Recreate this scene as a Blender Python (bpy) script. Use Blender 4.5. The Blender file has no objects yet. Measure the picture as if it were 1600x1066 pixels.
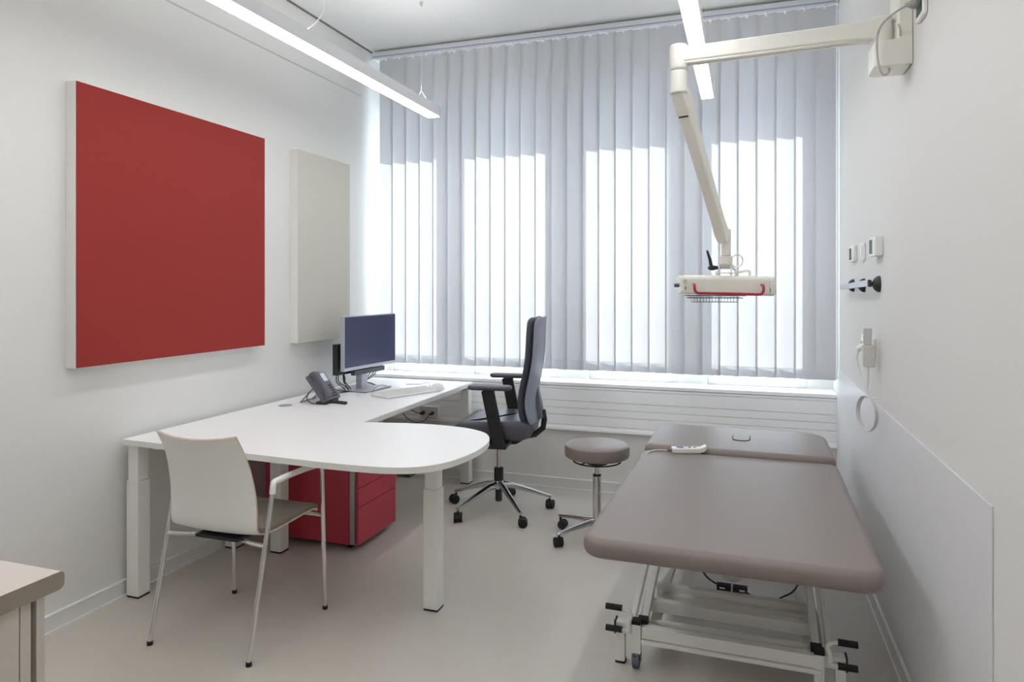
import bpy, bmesh, math, random
from mathutils import Vector, Matrix
random.seed(7)
PI = math.pi
sc = bpy.context.scene
COL = sc.collection

# ------------------------------------------------------------------ camera
F_PX, YAW, HORIZON = 1074.0, math.radians(18.73), 447.7
cam_d = bpy.data.cameras.new('camera')
cam = bpy.data.objects.new('camera', cam_d)
COL.objects.link(cam)
cam.location = (2.75, 0.0, 1.44)
cam.rotation_euler = (PI / 2, 0, YAW)
cam_d.sensor_width = 36.0
cam_d.lens = 36.0 * F_PX / 1600.0
cam_d.shift_y = -(533.0 - HORIZON) / 1600.0
cam_d.clip_start = 0.02
sc.camera = cam

# ------------------------------------------------------------------ world, sun, exposure
SKY_STRENGTH = 5.5
SUN_STRENGTH = 18.5
LAMP_DOWN = 15.0
LAMP_UP = 13.5
w = bpy.data.worlds.new('world')
sc.world = w
w.use_nodes = True
bg = w.node_tree.nodes['Background']
bg.inputs['Color'].default_value = (0.78, 0.87, 1.0, 1)
bg.inputs['Strength'].default_value = SKY_STRENGTH

SUN_EL = math.radians(50)
sun_dir = Vector((-0.01, -1.0, -math.tan(SUN_EL))).normalized()
sd = bpy.data.lights.new('sun', 'SUN')
sd.energy = SUN_STRENGTH
sd.angle = math.radians(0.5)
sd.color = (1.0, 0.99, 0.98)
so = bpy.data.objects.new('sun', sd)
COL.objects.link(so)
so.location = (2, 8, 6)
so.rotation_euler = sun_dir.to_track_quat('-Z', 'Y').to_euler()

sc.view_settings.view_transform = 'Standard'
sc.view_settings.look = 'None'
sc.view_settings.gamma = 1.0
sc.view_settings.use_curve_mapping = False
sc.view_settings.exposure = 0.15
sc.cycles.max_bounces = 14
sc.cycles.diffuse_bounces = 8
sc.cycles.transparent_max_bounces = 16


# ------------------------------------------------------------------ materials
def lin(c):
    return tuple(((v / 255.0) / 12.92 if v / 255.0 <= 0.04045 else ((v / 255.0 + 0.055) / 1.055) ** 2.4) for v in c)


MATS = {}


def mat(name, rgb, rough=0.5, metal=0.0, noise=0.0, nscale=20.0, bump=0.0, bscale=200.0, coat=0.0, spec=0.5):
    """rgb is an sRGB albedo; noise varies it slightly with an object-space noise texture."""
    if name in MATS:
        return MATS[name]
    m = bpy.data.materials.new(name)
    m.use_nodes = True
    nt = m.node_tree
    p = nt.nodes['Principled BSDF']
    base = (*lin(rgb), 1)
    p.inputs['Base Color'].default_value = base
    p.inputs['Roughness'].default_value = rough
    p.inputs['Metallic'].default_value = metal
    p.inputs['Coat Weight'].default_value = coat
    p.inputs['Specular IOR Level'].default_value = spec
    tc = nt.nodes.new('ShaderNodeTexCoord')
    if noise > 0:
        n = nt.nodes.new('ShaderNodeTexNoise')
        n.inputs['Scale'].default_value = nscale
        n.inputs['Detail'].default_value = 4
        nt.links.new(tc.outputs['Object'], n.inputs['Vector'])
        r = nt.nodes.new('ShaderNodeMapRange')
        r.inputs['To Min'].default_value = 1 - noise
        r.inputs['To Max'].default_value = 1 + noise
        nt.links.new(n.outputs['Fac'], r.inputs['Value'])
        mx = nt.nodes.new('ShaderNodeVectorMath')
        mx.operation = 'SCALE'
        mx.inputs[0].default_value = base[:3]
        nt.links.new(r.outputs['Result'], mx.inputs['Scale'])
        nt.links.new(mx.outputs['Vector'], p.inputs['Base Color'])
    if bump > 0:
        n2 = nt.nodes.new('ShaderNodeTexNoise')
        n2.inputs['Scale'].default_value = bscale
        n2.inputs['Detail'].default_value = 3
        nt.links.new(tc.outputs['Object'], n2.inputs['Vector'])
        b = nt.nodes.new('ShaderNodeBump')
        b.inputs['Strength'].default_value = bump
        b.inputs['Distance'].default_value = 0.002
        nt.links.new(n2.outputs['Fac'], b.inputs['Height'])
        nt.links.new(b.outputs['Normal'], p.inputs['Normal'])
    MATS[name] = m
    return m


def emit_mat(name, rgb, strength):
    m = bpy.data.materials.new(name)
    m.use_nodes = True
    nt = m.node_tree
    nt.nodes.clear()
    o = nt.nodes.new('ShaderNodeOutputMaterial')
    e = nt.nodes.new('ShaderNodeEmission')
    e.inputs['Color'].default_value = (*lin(rgb), 1)
    e.inputs['Strength'].default_value = strength
    nt.links.new(e.outputs[0], o.inputs[0])
    return m


def translucent_mat(name, rgb, trans_rgb, fac):
    m = bpy.data.materials.new(name)
    m.use_nodes = True
    nt = m.node_tree
    nt.nodes.clear()
    o = nt.nodes.new('ShaderNodeOutputMaterial')
    d = nt.nodes.new('ShaderNodeBsdfDiffuse')
    d.inputs['Color'].default_value = (*lin(rgb), 1)
    t = nt.nodes.new('ShaderNodeBsdfTranslucent')
    t.inputs['Color'].default_value = (*lin(trans_rgb), 1)
    mx = nt.nodes.new('ShaderNodeMixShader')
    mx.inputs[0].default_value = fac
    # fine weave of the fabric
    tc = nt.nodes.new('ShaderNodeTexCoord')
    n = nt.nodes.new('ShaderNodeTexNoise')
    n.inputs['Scale'].default_value = 350
    nt.links.new(tc.outputs['Object'], n.inputs['Vector'])
    b = nt.nodes.new('ShaderNodeBump')
    b.inputs['Strength'].default_value = 0.15
    b.inputs['Distance'].default_value = 0.001
    nt.links.new(n.outputs['Fac'], b.inputs['Height'])
    nt.links.new(b.outputs['Normal'], d.inputs['Normal'])
    nt.links.new(d.outputs[0], mx.inputs[1])
    nt.links.new(t.outputs[0], mx.inputs[2])
    nt.links.new(mx.outputs[0], o.inputs[0])
    return m


def glass_mat(name):
    m = bpy.data.materials.new(name)
    m.use_nodes = True
    nt = m.node_tree
    nt.nodes.clear()
    o = nt.nodes.new('ShaderNodeOutputMaterial')
    t = nt.nodes.new('ShaderNodeBsdfTransparent')
    t.inputs['Color'].default_value = (0.92, 0.95, 0.94, 1)
    g = nt.nodes.new('ShaderNodeBsdfGlossy')
    g.inputs['Roughness'].default_value = 0.02
    mx = nt.nodes.new('ShaderNodeMixShader')
    mx.inputs[0].default_value = 0.06
    nt.links.new(t.outputs[0], mx.inputs[1])
    nt.links.new(g.outputs[0], mx.inputs[2])
    nt.links.new(mx.outputs[0], o.inputs[0])
    return m


M_WALL = mat('wall_paint', (224, 223, 220), 0.75, noise=0.01, nscale=3, bump=0.12, bscale=160)
M_CEIL = mat('ceiling_paint', (230, 231, 230), 0.85, noise=0.01, nscale=3, bump=0.05)
M_FLOOR = mat('linoleum', (200, 193, 184), 0.36, noise=0.035, nscale=9, bump=0.04, bscale=90)
M_BASE = mat('baseboard_paint', (224, 223, 220), 0.45)
M_PLATE = mat('protection_plate', (222, 222, 224), 0.42, noise=0.01)
M_DUCT = mat('cladding_white', (252, 253, 255), 0.5)
M_DARKGAP = mat('shadow_gap', (120, 118, 114), 0.9)
M_FRAMEALU = mat('window_frame', (214, 217, 220), 0.4)
M_GLASS = glass_mat('clear_glass')
M_FROST = translucent_mat('frosted_glass', (215, 222, 230), (245, 248, 252), 0.75)
M_SLAT = translucent_mat('blind_fabric', (190, 188, 188), (226, 228, 234), 0.165)
M_HEM = translucent_mat('blind_hem', (196, 196, 198), (215, 218, 226), 0.14)
M_WHITE = mat('white_laminate', (240, 239, 238), 0.38, noise=0.006)
M_WHITEEDGE = mat('laminate_edge', (228, 228, 222), 0.5)
M_WMETAL = mat('white_powdercoat', (234, 234, 229), 0.38, noise=0.008)
M_RED = mat('red_fabric_panel', (150, 43, 38), 0.85, noise=0.03, nscale=2.5, bump=0.2, bscale=400)
M_GREYFAB = mat('greige_fabric_panel', (202, 198, 187), 0.9, noise=0.02, nscale=3, bump=0.2, bscale=400)
M_PANELSIDE = mat('panel_side', (234, 232, 227), 0.6)
M_CABRED = mat('red_lacquer', (184, 58, 76), 0.42, noise=0.01)
M_ALU = mat('brushed_aluminium', (176, 176, 176), 0.35, 1.0, noise=0.02)
M_CHROME = mat('chrome', (222, 222, 222), 0.1, 1.0)
M_POLISH = mat('polished_aluminium', (205, 206, 210), 0.16, 1.0)
M_BLACK = mat('black_plastic', (34, 34, 36), 0.45, noise=0.02)
M_RUBBER = mat('black_rubber', (24, 24, 25), 0.7)
M_LEATHER = mat('taupe_vinyl', (134, 122, 117), 0.42, noise=0.015, nscale=8, bump=0.15, bscale=260)
M_CHAIRFAB = mat('charcoal_leather', (76, 76, 84), 0.38, noise=0.02, bump=0.12, bscale=300)
M_CHAIRBLUE = mat('blue_grey_shell', (128, 132, 148), 0.4)
M_SEATFELT = mat('taupe_seat_felt', (136, 127, 117), 0.85, noise=0.03, nscale=40, bump=0.2)
M_SHELLW = mat('white_plywood_laminate', (234, 234, 230), 0.4)
M_PLY = mat('plywood_edge', (204, 178, 160), 0.6, noise=0.1, nscale=30)
M_CREAM = mat('cream_enamel', (236, 234, 225), 0.35, noise=0.006)
M_GREYPL = mat('grey_plastic', (88, 92, 102), 0.5)
M_PHONE = mat('phone_grey', (96, 97, 106), 0.45, noise=0.01)
M_PHONEDK = mat('phone_dark', (42, 43, 48), 0.5)
M_SILVER = mat('silver_plastic', (182, 184, 192), 0.38, 0.35)
M_SCREEN = mat('screen_glass', (52, 58, 94), 0.3, spec=0.3)
M_LCD = mat('lcd_pale', (214, 222, 232), 0.25)
M_WPLAST = mat('white_plastic', (240, 240, 238), 0.38)
M_GREEN = mat('green_socket', (12, 62, 50), 0.4)
M_BLUE = mat('blue_key', (58, 84, 160), 0.5)
M_REDPL = mat('red_handle', (170, 30, 48), 0.28, coat=0.4)
M_COUNTER = mat('taupe_laminate', (214, 203, 196), 0.42, noise=0.008)
M_COUNTEREDGE = mat('taupe_edge', (146, 137, 124), 0.55)
M_CABBODY = mat('cabinet_grey_white', (200, 193, 184), 0.5)
M_CABLE = mat('white_cable', (214, 214, 212), 0.5)
M_CABLEDK = mat('dark_cable', (52, 54, 60), 0.5)
M_DIFF = emit_mat('lamp_diffuser', (252, 253, 255), LAMP_DOWN)
M_DIFFUP = emit_mat('lamp_uplight', (252, 253, 255), LAMP_UP)


# ------------------------------------------------------------------ mesh builder
class MB:
    def __init__(self):
        self.bm = bmesh.new()

    def box(self, x0, y0, z0, x1, y1, z1, bev=0.0, seg=2, mi=0, rot=None, piv=None):
        b = bmesh.new()
        bmesh.ops.create_cube(b, size=1.0)
        for v in b.verts:
            v.co = Vector(((x0 + x1) / 2 + v.co.x * (x1 - x0), (y0 + y1) / 2 + v.co.y * (y1 - y0), (z0 + z1) / 2 + v.co.z * (z1 - z0)))
        if bev > 0:
            bmesh.ops.bevel(b, geom=list(b.edges), offset=bev, segments=seg, affect='EDGES', profile=0.5)
        if rot is not None:
            p = Vector(piv) if piv else Vector(((x0 + x1) / 2, (y0 + y1) / 2, (z0 + z1) / 2))
            for v in b.verts:
                v.co = rot @ (v.co - p) + p
        self._merge(b, mi)
        return self

    def _merge(self, b, mi=0):
        vs = [self.bm.verts.new(v.co) for v in b.verts]
        b.verts.index_update()
        for f in b.faces:
            try:
                nf = self.bm.faces.new([vs[v.index] for v in f.verts])
                nf.material_index = mi
            except ValueError:
                pass
        b.free()

    def loft(self, rings, cap=True, mi=0, closed=False):
        """rings: list of equal-length closed loops of points"""
        rv = [[self.bm.verts.new(Vector(p)) for p in r] for r in rings]
        n = len(rv[0])
        pairs = list(zip(rv[:-1], rv[1:]))
        if closed:
            pairs.append((rv[-1], rv[0]))
        for a, b in pairs:
            for i in range(n):
                f = self.bm.faces.new((a[i], a[(i + 1) % n], b[(i + 1) % n], b[i]))
                f.material_index = mi
        if cap and not closed:
            f = self.bm.faces.new(list(reversed(rv[0]))); f.material_index = mi
            f = self.bm.faces.new(rv[-1]); f.material_index = mi
        return self

    def tube(self, pts, r, n=12, cap=True, mi=0, smooth=0, closed=False):
        pts = [Vector(p) for p in pts]
        if smooth:
            pts = catmull(pts, smooth, closed)
        rs = r if isinstance(r, (list, tuple)) else [r] * len(pts)
        if len(rs) != len(pts):
            rs = [rs[0] + (rs[-1] - rs[0]) * i / (len(pts) - 1) for i in range(len(pts))]
        rings = []
        up = None
        m = len(pts)
        for i, p in enumerate(pts):
            if closed:
                t = (pts[(i + 1) % m] - pts[i - 1]).normalized()
            else:
                t = (pts[min(i + 1, m - 1)] - pts[max(i - 1, 0)]).normalized()
            if up is None:
                up = Vector((0, 0, 1)) if abs(t.z) < 0.9 else Vector((1, 0, 0))
            u = (up - t * up.dot(t)).normalized()
            up = u
            v = t.cross(u)
            rings.append([p + (u * math.cos(a) + v * math.sin(a)) * rs[i] for a in (2 * PI * k / n for k in range(n))])
        return self.loft(rings, cap, mi, closed)

    def bar(self, p, q, wx, wz, bev=0.0, mi=0, ref=None):
        """rectangular bar from p to q; wx is the sideways width, wz the other one"""
        p, q = Vector(p), Vector(q)
        t = (q - p).normalized()
        ref = Vector(ref) if ref else (Vector((0, 0, 1)) if abs(t.z) < 0.95 else Vector((0, 1, 0)))
        s = t.cross(ref).normalized()
        u = s.cross(t).normalized()
        L = (q - p).length
        b = bmesh.new()
        bmesh.ops.create_cube(b, size=1.0)
        for v in b.verts:
            v.co = Vector((v.co.x * wx, v.co.y * L, v.co.z * wz))
        if bev > 0:
            bmesh.ops.bevel(b, geom=list(b.edges), offset=bev, segments=2, affect='EDGES', profile=0.5)
        c = (p + q) / 2
        for v in b.verts:
            v.co = c + s * v.co.x + t * v.co.y + u * v.co.z
        self._merge(b, mi)
        return self

    def lathe(self, prof, c=(0, 0, 0), n=32, axis='z', mi=0):
        c = Vector(c)
        rings = []
        for r, h in prof:
            ring = []
            for k in range(n):
                a = 2 * PI * k / n
                if axis == 'z':
                    ring.append(c + Vector((r * math.cos(a), r * math.sin(a), h)))
                elif axis == 'x':
                    ring.append(c + Vector((h, r * math.cos(a), r * math.sin(a))))
                else:
                    ring.append(c + Vector((r * math.sin(a), h, r * math.cos(a))))
            rings.append(ring)
        return self.loft(rings, True, mi)

    def slab(self, outline, z0, z1, re=0.0, seg=4, mi=0, top_only=False):
        """prism of an xy outline with rounded upper (and lower) edges"""
        def inset(d):
            return offset_poly(outline, -d)
        rings = []
        if re <= 0:
            rings = [[(x, y, z0) for x, y in outline], [(x, y, z1) for x, y in outline]]
        else:
            if top_only:
                rings.append([(x, y, z0) for x, y in outline])
            else:
                for k in range(seg + 1):
                    a = PI / 2 * k / seg
                    rings.append([(x, y, z0 + re * (1 - math.sin(a))) for x, y in inset(re * (1 - math.cos(a)))][:])
                rings = list(rings)
                rings = [[(x, y, z0 + re - re * math.cos(PI / 2 * k / seg)) for x, y in inset(re - re * math.sin(PI / 2 * k / seg))] for k in range(seg + 1)]
            rings += [[(x, y, z1 - re + re * math.sin(PI / 2 * k / seg)) for x, y in inset(re - re * math.cos(PI / 2 * k / seg))] for k in range(seg + 1)]
        return self.loft(rings, True, mi)

    def extrude_profile(self, prof, axis, a0, a1, mi=0):
        """closed 2-D profile extruded along an axis: for 'x' profile is (y,z); 'y' -> (x,z); 'z' -> (x,y)"""
        def P(u, v, a):
            return {'x': (a, u, v), 'y': (u, a, v), 'z': (u, v, a)}[axis]
        return self.loft([[P(u, v, a0) for u, v in prof], [P(u, v, a1) for u, v in prof]], True, mi)

    def build(self, name, mats, parent=None, loc=None, smooth=35):
        bm = self.bm
        bmesh.ops.recalc_face_normals(bm, faces=list(bm.faces))
        me = bpy.data.meshes.new(name)
        bm.to_mesh(me)
        bm.free()
        if not isinstance(mats, (list, tuple)):
            mats = [mats]
        for m in mats:
            me.materials.append(m)
        if smooth:
            for p in me.polygons:
                p.use_smooth = True
            me.set_sharp_from_angle(angle=math.radians(smooth))
        o = bpy.data.objects.new(name, me)
        COL.objects.link(o)
        if smooth:
            wn = o.modifiers.new('weighted_normal', 'WEIGHTED_NORMAL')
            wn.keep_sharp = True
            wn.weight = 80
        if parent is not None:
            o.parent = parent
        if loc is not None:
            o.location = loc
        return o


def catmull(pts, k, closed=False):
    out = []
    n = len(pts)
    rng = range(n) if closed else range(n - 1)
    for i in rng:
        if closed:
            p0, p1, p2, p3 = pts[i - 1], pts[i], pts[(i + 1) % n], pts[(i + 2) % n]
        else:
            p0, p1, p2, p3 = pts[max(i - 1, 0)], pts[i], pts[i + 1], pts[min(i + 2, n - 1)]
        for j in range(k):
            t = j / k
            out.append(0.5 * ((2 * p1) + (p2 - p0) * t + (2 * p0 - 5 * p1 + 4 * p2 - p3) * t * t + (3 * p1 - p0 - 3 * p2 + p3) * t ** 3))
    if not closed:
        out.append(pts[-1])
    return out


def offset_poly(pts, d):
    """move a counter-clockwise outline outwards by d (inwards when negative)"""
    n = len(pts)
    out = []
    for i in range(n):
        p = Vector(pts[i]); a = Vector(pts[i - 1]); b = Vector(pts[(i + 1) % n])
        e1 = (p - a); e2 = (b - p)
        if e1.length < 1e-9: e1 = e2
        if e2.length < 1e-9: e2 = e1
        n1 = Vector((e1.y, -e1.x)).normalized()
        n2 = Vector((e2.y, -e2.x)).normalized()
        m = n1 + n2
        if m.length < 1e-6:
            m = n1
        m.normalize()
        k = d / max(0.35, m.dot(n1))
        out.append((p.x + m.x * k, p.y + m.y * k))
    return out


def rrect(x0, y0, x1, y1, r, seg=6, radii=None):
    """counter-clockwise rounded rectangle; radii = (sw, se, ne, nw)"""
    rs = radii or (r, r, r, r)
    cs = [(x0, y0, PI, rs[0], 1, 1), (x1, y0, 1.5 * PI, rs[1], -1, 1), (x1, y1, 0, rs[2], -1, -1), (x0, y1, 0.5 * PI, rs[3], 1, -1)]
    out = []
    for (x, y, a0, rr, sx, sy) in cs:
        for k in range(seg + 1):
            a = a0 + PI / 2 * k / seg
            out.append((x + sx * rr + rr * math.cos(a), y + sy * rr + rr * math.sin(a)))
    return out


def thing(name, label, cat, loc=(0, 0, 0), rz=0.0, group=None):
    o = bpy.data.objects.new(name, None)
    o.empty_display_size = 0.1
    COL.objects.link(o)
    o.location = loc
    o.rotation_euler = (0, 0, rz)
    o['label'] = label
    o['category'] = cat
    if group:
        o['group'] = group
    return o


def tag(o, label, cat, group=None):
    o['label'] = label
    o['category'] = cat
    if group:
        o['group'] = group
    return o


def struct(o, label=None):
    o['kind'] = 'structure'
    if label:
        o['label'] = label
    return o


def part(o, label):
    o['label'] = label
    return o


# ------------------------------------------------------------------ room shell
RX, RY0, RY1, RZ = 3.30, -1.9, 4.775, 3.26
YO = 5.06     # outer face of the window wall
struct(MB().box(-0.2, RY0 - 0.2, -0.2, RX + 0.2, YO + 0.1, 0.0).build('floor', M_FLOOR), 'grey beige linoleum floor')
struct(MB().box(-0.2, RY0 - 0.2, RZ, RX + 0.2, YO + 0.1, RZ + 0.2).build('ceiling', M_CEIL), 'white painted ceiling')
struct(MB().box(-0.2, RY0 - 0.2, 0, 0, YO, RZ).build('wall_left', M_WALL), 'white wall on the left behind the desk')
struct(MB().box(RX, RY0 - 0.2, 0, RX + 0.2, YO, RZ).build('wall_right', M_WALL), 'white wall on the right beside the couch')
struct(MB().box(0, RY0 - 0.2, 0, RX, RY0, RZ).build('wall_rear', M_WALL))

# window wall: spandrel, piers between the openings and lintel
HEAD, SILLZ, SUN_BAR_TOP, SUN_BAR_BOT = 2.82, 0.757, 1.28, 1.04
WINS = [(0.086, 0.566), (0.795, 1.415), (1.706, 2.260), (2.546, 3.096)]
fr = 0.045
mb = MB()
mb.box(0, 4.775, 0, RX, YO, SILLZ - 0.03)
mb.box(0, 4.98, HEAD + fr, RX, YO, RZ)
mb.box(0, 4.98, SILLZ - 0.03, RX, YO, SILLZ)
xs = [0.0] + [v for a, b in WINS for v in (max(a - fr, 0.0), b + fr)] + [RX]
for i in range(0, len(xs), 2):
    if xs[i + 1] - xs[i] > 0.002:
        mb.box(xs[i], 4.98, SILLZ, xs[i + 1], YO, HEAD + fr)
struct(mb.build('wall_window', M_WALL), 'white wall under and around the windows')
for i, (a, b) in enumerate(WINS):
    r = bpy.data.objects.new('window_%d' % (i + 1), None)
    COL.objects.link(r)
    r.location = ((a + b) / 2, 5.02, SILLZ)
    r['kind'] = 'structure'
    hw = (b - a) / 2
    m = MB()
    H = HEAD - SILLZ
    m.box(-hw - fr, -0.03, 0, -hw, 0.035, H + fr, 0.003)
    m.box(hw, -0.03, 0, hw + fr, 0.035, H + fr, 0.003)
    m.box(-hw, -0.03, H, hw, 0.035, H + fr, 0.003)
    m.box(-hw, -0.03, 0, hw, 0.035, fr, 0.003)
    m.box(-hw, -0.03, SUN_BAR_BOT - SILLZ, hw, 0.035, SUN_BAR_TOP - SILLZ, 0.003)  # unseen broad bar, added to stop direct sun passing under the blind
    m.build('window_frame', M_FRAMEALU, r)
    MB().box(-hw, -0.004, SUN_BAR_TOP - SILLZ, hw, 0.004, H).build('pane', M_GLASS, r)
    MB().box(-hw, -0.004, fr, hw, 0.004, SUN_BAR_BOT - SILLZ).build('pane', M_GLASS, r)

# sill board over the whole width, cladding boards below it, ledge
struct(MB().box(0.0, 4.758, SILLZ - 0.024, RX, 4.985, SILLZ, 0.003).build('trim_1', M_DUCT), 'white window sill under the vertical blind')
mb = MB()
zl = [0.436, 0.4575, 0.527, 0.577, 0.628, 0.713, 0.731]
for a, b in zip(zl[:-1], zl[1:]):
    mb.box(0.0, 4.760, a + 0.0012, RX, 4.776, b - 0.0012, 0.0012, 2)
struct(mb.build('trim_2', M_DUCT), 'white horizontal cladding boards below the window sill')
struct(MB().box(0.0, 4.745, 0.420, RX, 4.776, 0.436, 0.003).build('trim_3', M_DUCT), 'white ledge along the bottom of the cladding')

# baseboards: board with a fine white sealing bead at the floor
def baseboard(name, axis, c0, c1, a0, a1, label):
    m = MB()
    s = 1 if c1 > c0 else -1
    lo, hi = min(c0, c1), max(c0, c1)
    if axis == 'y':
        m.box(lo, a0, 0, hi, a1, 0.066, 0.001)
        m.box(min(c0, c1 + s * 0.002), a0, 0.066, max(c0, c1 + s * 0.002), a1, 0.073, 0.002, mi=1)
        m.box(min(c0, c1 + s * 0.006), a0, 0.0, max(c0, c1 + s * 0.006), a1, 0.005, mi=1)
    else:
        m.box(a0, lo, 0, a1, hi, 0.066, 0.001)
        m.box(a0, min(c0, c1 + s * 0.002), 0.066, a1, max(c0, c1 + s * 0.002), 0.073, 0.002, mi=1)
        m.box(a0, min(c0, c1 + s * 0.006), 0.0, a1, max(c0, c1 + s * 0.006), 0.005, mi=1)
    struct(m.build(name, [M_BASE, M_WPLAST]), label)
baseboard('baseboard_left', 'y', 0.0, 0.012, RY0, 4.775, 'pale baseboard along the left wall')
baseboard('baseboard_right', 'y', RX, RX - 0.012, RY0, 4.775, 'pale baseboard along the right wall')
baseboard('baseboard_window', 'x', 4.775, 4.763, 0.012, RX - 0.012, 'pale baseboard under the windows')

# shadow gap along the ceiling on the left and a thin grey strip on the left wall
struct(MB().box(0.0, RY0, RZ - 0.009, 0.010, 4.72, RZ).build('trim_4', M_DARKGAP), 'dark shadow joint between left wall and ceiling')
struct(MB().box(0.0, 1.2, 2.874, 0.006, 4.555, 2.881, 0.001).build('trim_5', mat('strip_grey', (200, 200, 198), 0.5)), 'thin grey strip high on the left wall')
# protection plate on the right wall behind the couch
struct(MB().box(RX - 0.004, 1.882, 0.074, RX, 4.74, 0.925, 0.0015).build('trim_6', M_PLATE), 'pale grey protection plate on the right wall')
# ceiling pelmet board in front of the windows
struct(MB().box(0.0, 4.735, RZ - 0.050, RX, 4.98, RZ, 0.002).build('trim_7', M_DUCT), 'white pelmet board at the ceiling above the blind')
struct(MB().box(RX - 0.018, 4.712, 0.86, RX, 4.734, RZ - 0.002, 0.002).build('trim_8', M_DUCT), 'white vertical guide strip in the right window corner')

# ------------------------------------------------------------------ vertical blind
BY = 4.68
blind = thing('vertical_blind', 'full-width pale grey vertical blind hanging in front of the sunlit windows', 'blind', (0, BY, 0.858))
H0 = 0.0
ZT = RZ - 0.078 - 0.858
m = MB().box(0.03, -0.022, ZT + 0.004, RX - 0.004, 0.022, ZT + 0.045, 0.002).box(0.03, -0.012, ZT + 0.045, RX - 0.004, 0.0548, ZT + 0.060, 0.001)
part(m.build('headrail', M_FRAMEALU, blind), 'pale aluminium headrail')
part(MB().box(0.04, -0.0235, ZT + 0.0145, RX - 0.02, -0.0215, ZT + 0.023).build('rail_strip', mat('rail_blue', (150, 158, 190), 0.5), blind), 'thin bluish strip on the headrail')
N_SL, PITCH, SW, TILT = 28, 0.1138, 0.129, math.radians(11)
x_right = 3.281


def slat_mesh(z0, z1, width, bow, off=0.0):
    m = MB()
    cols = 9
    rows = [z0 + (z1 - z0) * k / 2 for k in range(3)]
    grid = []
    for z in rows:
        grid.append([m.bm.verts.new((width * (i / (cols - 1) - 0.5), -bow * (1 - (2 * i / (cols - 1) - 1) ** 2) + off, z)) for i in range(cols)])
    for a, b in zip(grid[:-1], grid[1:]):
        for i in range(cols - 1):
            m.bm.faces.new((a[i], a[i + 1], b[i + 1], b[i]))
    return m


first = None
for k in range(N_SL):
    xc = x_right - SW / 2 * math.cos(TILT) - k * PITCH
    tilt = TILT + math.radians(random.uniform(-0.35, 0.35))
    if first is None:
        s = slat_mesh(0.062, ZT, SW, 0.0006).build('slat', M_SLAT, blind)
        h = slat_mesh(0.0, 0.064, SW, 0.0006, -0.0008).build('hem', M_HEM, s)
        c = MB().box(-0.006, -0.004, ZT - 0.014, 0.006, 0.004, ZT + 0.004, 0.001).box(-0.005, -0.026, ZT - 0.003, 0.005, 0.004, ZT + 0.003).build('carrier', M_WPLAST, blind)
        first = (s, h, c)
    else:
        s = first[0].copy(); h = first[1].copy(); c = first[2].copy()
        for o in (s, h, c):
            COL.objects.link(o)
        s.parent = blind; h.parent = s; c.parent = blind
    s.location = (xc, 0, 0)
    s.rotation_euler = (0, 0, -tilt)
    c.location = (xc, 0, 0)
    c.rotation_euler = (0, 0, -tilt)
    part(h, 'opaque weighted bottom hem')

# ------------------------------------------------------------------ pendant lights
LZ = 2.563


def pendant(x0, x1, y0, y1, wire_ys, label):
    xc = (x0 + x1) / 2
    t = thing('pendant_light', label, 'lamp', (xc, (y0 + y1) / 2, LZ), 0, 'linear pendant lights')
    hw, L, h = (x1 - x0) / 2, (y1 - y0) / 2, 0.070
    m = MB()
    m.box(-hw, -L, 0.004, -hw + 0.004, L, h, 0.001)
    m.box(hw - 0.004, -L, 0.004, hw, L, h, 0.001)
    m.box(-hw, -L, 0.002, hw, -L + 0.004, h, 0.001)
    m.box(-hw, L - 0.004, 0.002, hw, L, h, 0.001)
    m.box(-hw + 0.004, -L + 0.004, 0.03, hw - 0.004, L - 0.004, 0.056)
    m.build('housing', mat('lamp_housing', (240, 240, 242), 0.4), t)
    MB().box(-hw + 0.0042, -L + 0.0042, 0.0, hw - 0.0042, L - 0.0042, 0.008).build('diffuser', M_DIFF, t)
    MB().box(-hw + 0.012, -L + 0.02, 0.058, hw - 0.012, L - 0.02, 0.062).build('uplight', M_DIFFUP, t)
    yc = (y0 + y1) / 2
    for wy in wire_ys:
        y = wy - yc
        m = MB()
        m.tube([(0, y, h + 0.075), (0, y, RZ - LZ - 0.02)], 0.0005, 6)
        m.tube([(-hw + 0.006, y, h - 0.002), (0, y, h + 0.06), (0, y, h + 0.09)], 0.0013, 6)
        m.tube([(hw - 0.006, y, h - 0.002), (0, y, h + 0.06)], 0.0013, 6)
        wr = m.build('suspension_wire', M_WPLAST, t)
        MB().lathe([(0.004, RZ - LZ - 0.028), (0.006, RZ - LZ - 0.022), (0.012, RZ - LZ - 0.012), (0.013, RZ - LZ)], (0, y, 0), 16).build('ceiling_anchor', M_CHROME, wr)
    return t


l1 = pendant(0.745, 0.833, -0.30, 4.165, (3.977, 1.8, -0.1), 'long linear pendant light on the left over the desk')
MB().tube([(0, 2.714 - 1.9325, 0.068), (0, 2.76 - 1.9325, 0.09), (0, 2.817 - 1.9325, 0.135), (0, 2.88 - 1.9325, 0.20), (0, 2.907 - 1.9325, 0.256), (0, 2.90 - 1.9325, 0.36), (0, 2.86 - 1.9325, 0.52), (0, 2.85 - 1.9325, RZ - LZ)], 0.003, 8, smooth=6).build('power_cable', M_CABLE, l1)
pendant(2.500, 2.574, -0.20, 4.27, (4.07, 1.9, 0.0), 'long linear pendant light on the right above the treatment couch')

# ------------------------------------------------------------------ wall panels
def wall_panel(y0, y1, z0, z1, d, mf, label, cat='panel'):
    t = thing('wall_panel', label, cat, (0.0, (y0 + y1) / 2, z0), 0)
    hl, h = (y1 - y0) / 2, z1 - z0
    MB().box(0.0, -hl, 0, d - 0.003, hl, h, 0.002).build('panel_frame', M_PANELSIDE, t)
    MB().box(d - 0.003, -hl + 0.002, 0.002, d, hl - 0.002, h - 0.002, 0.001).build('panel_face', mf, t)
    return t


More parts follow.
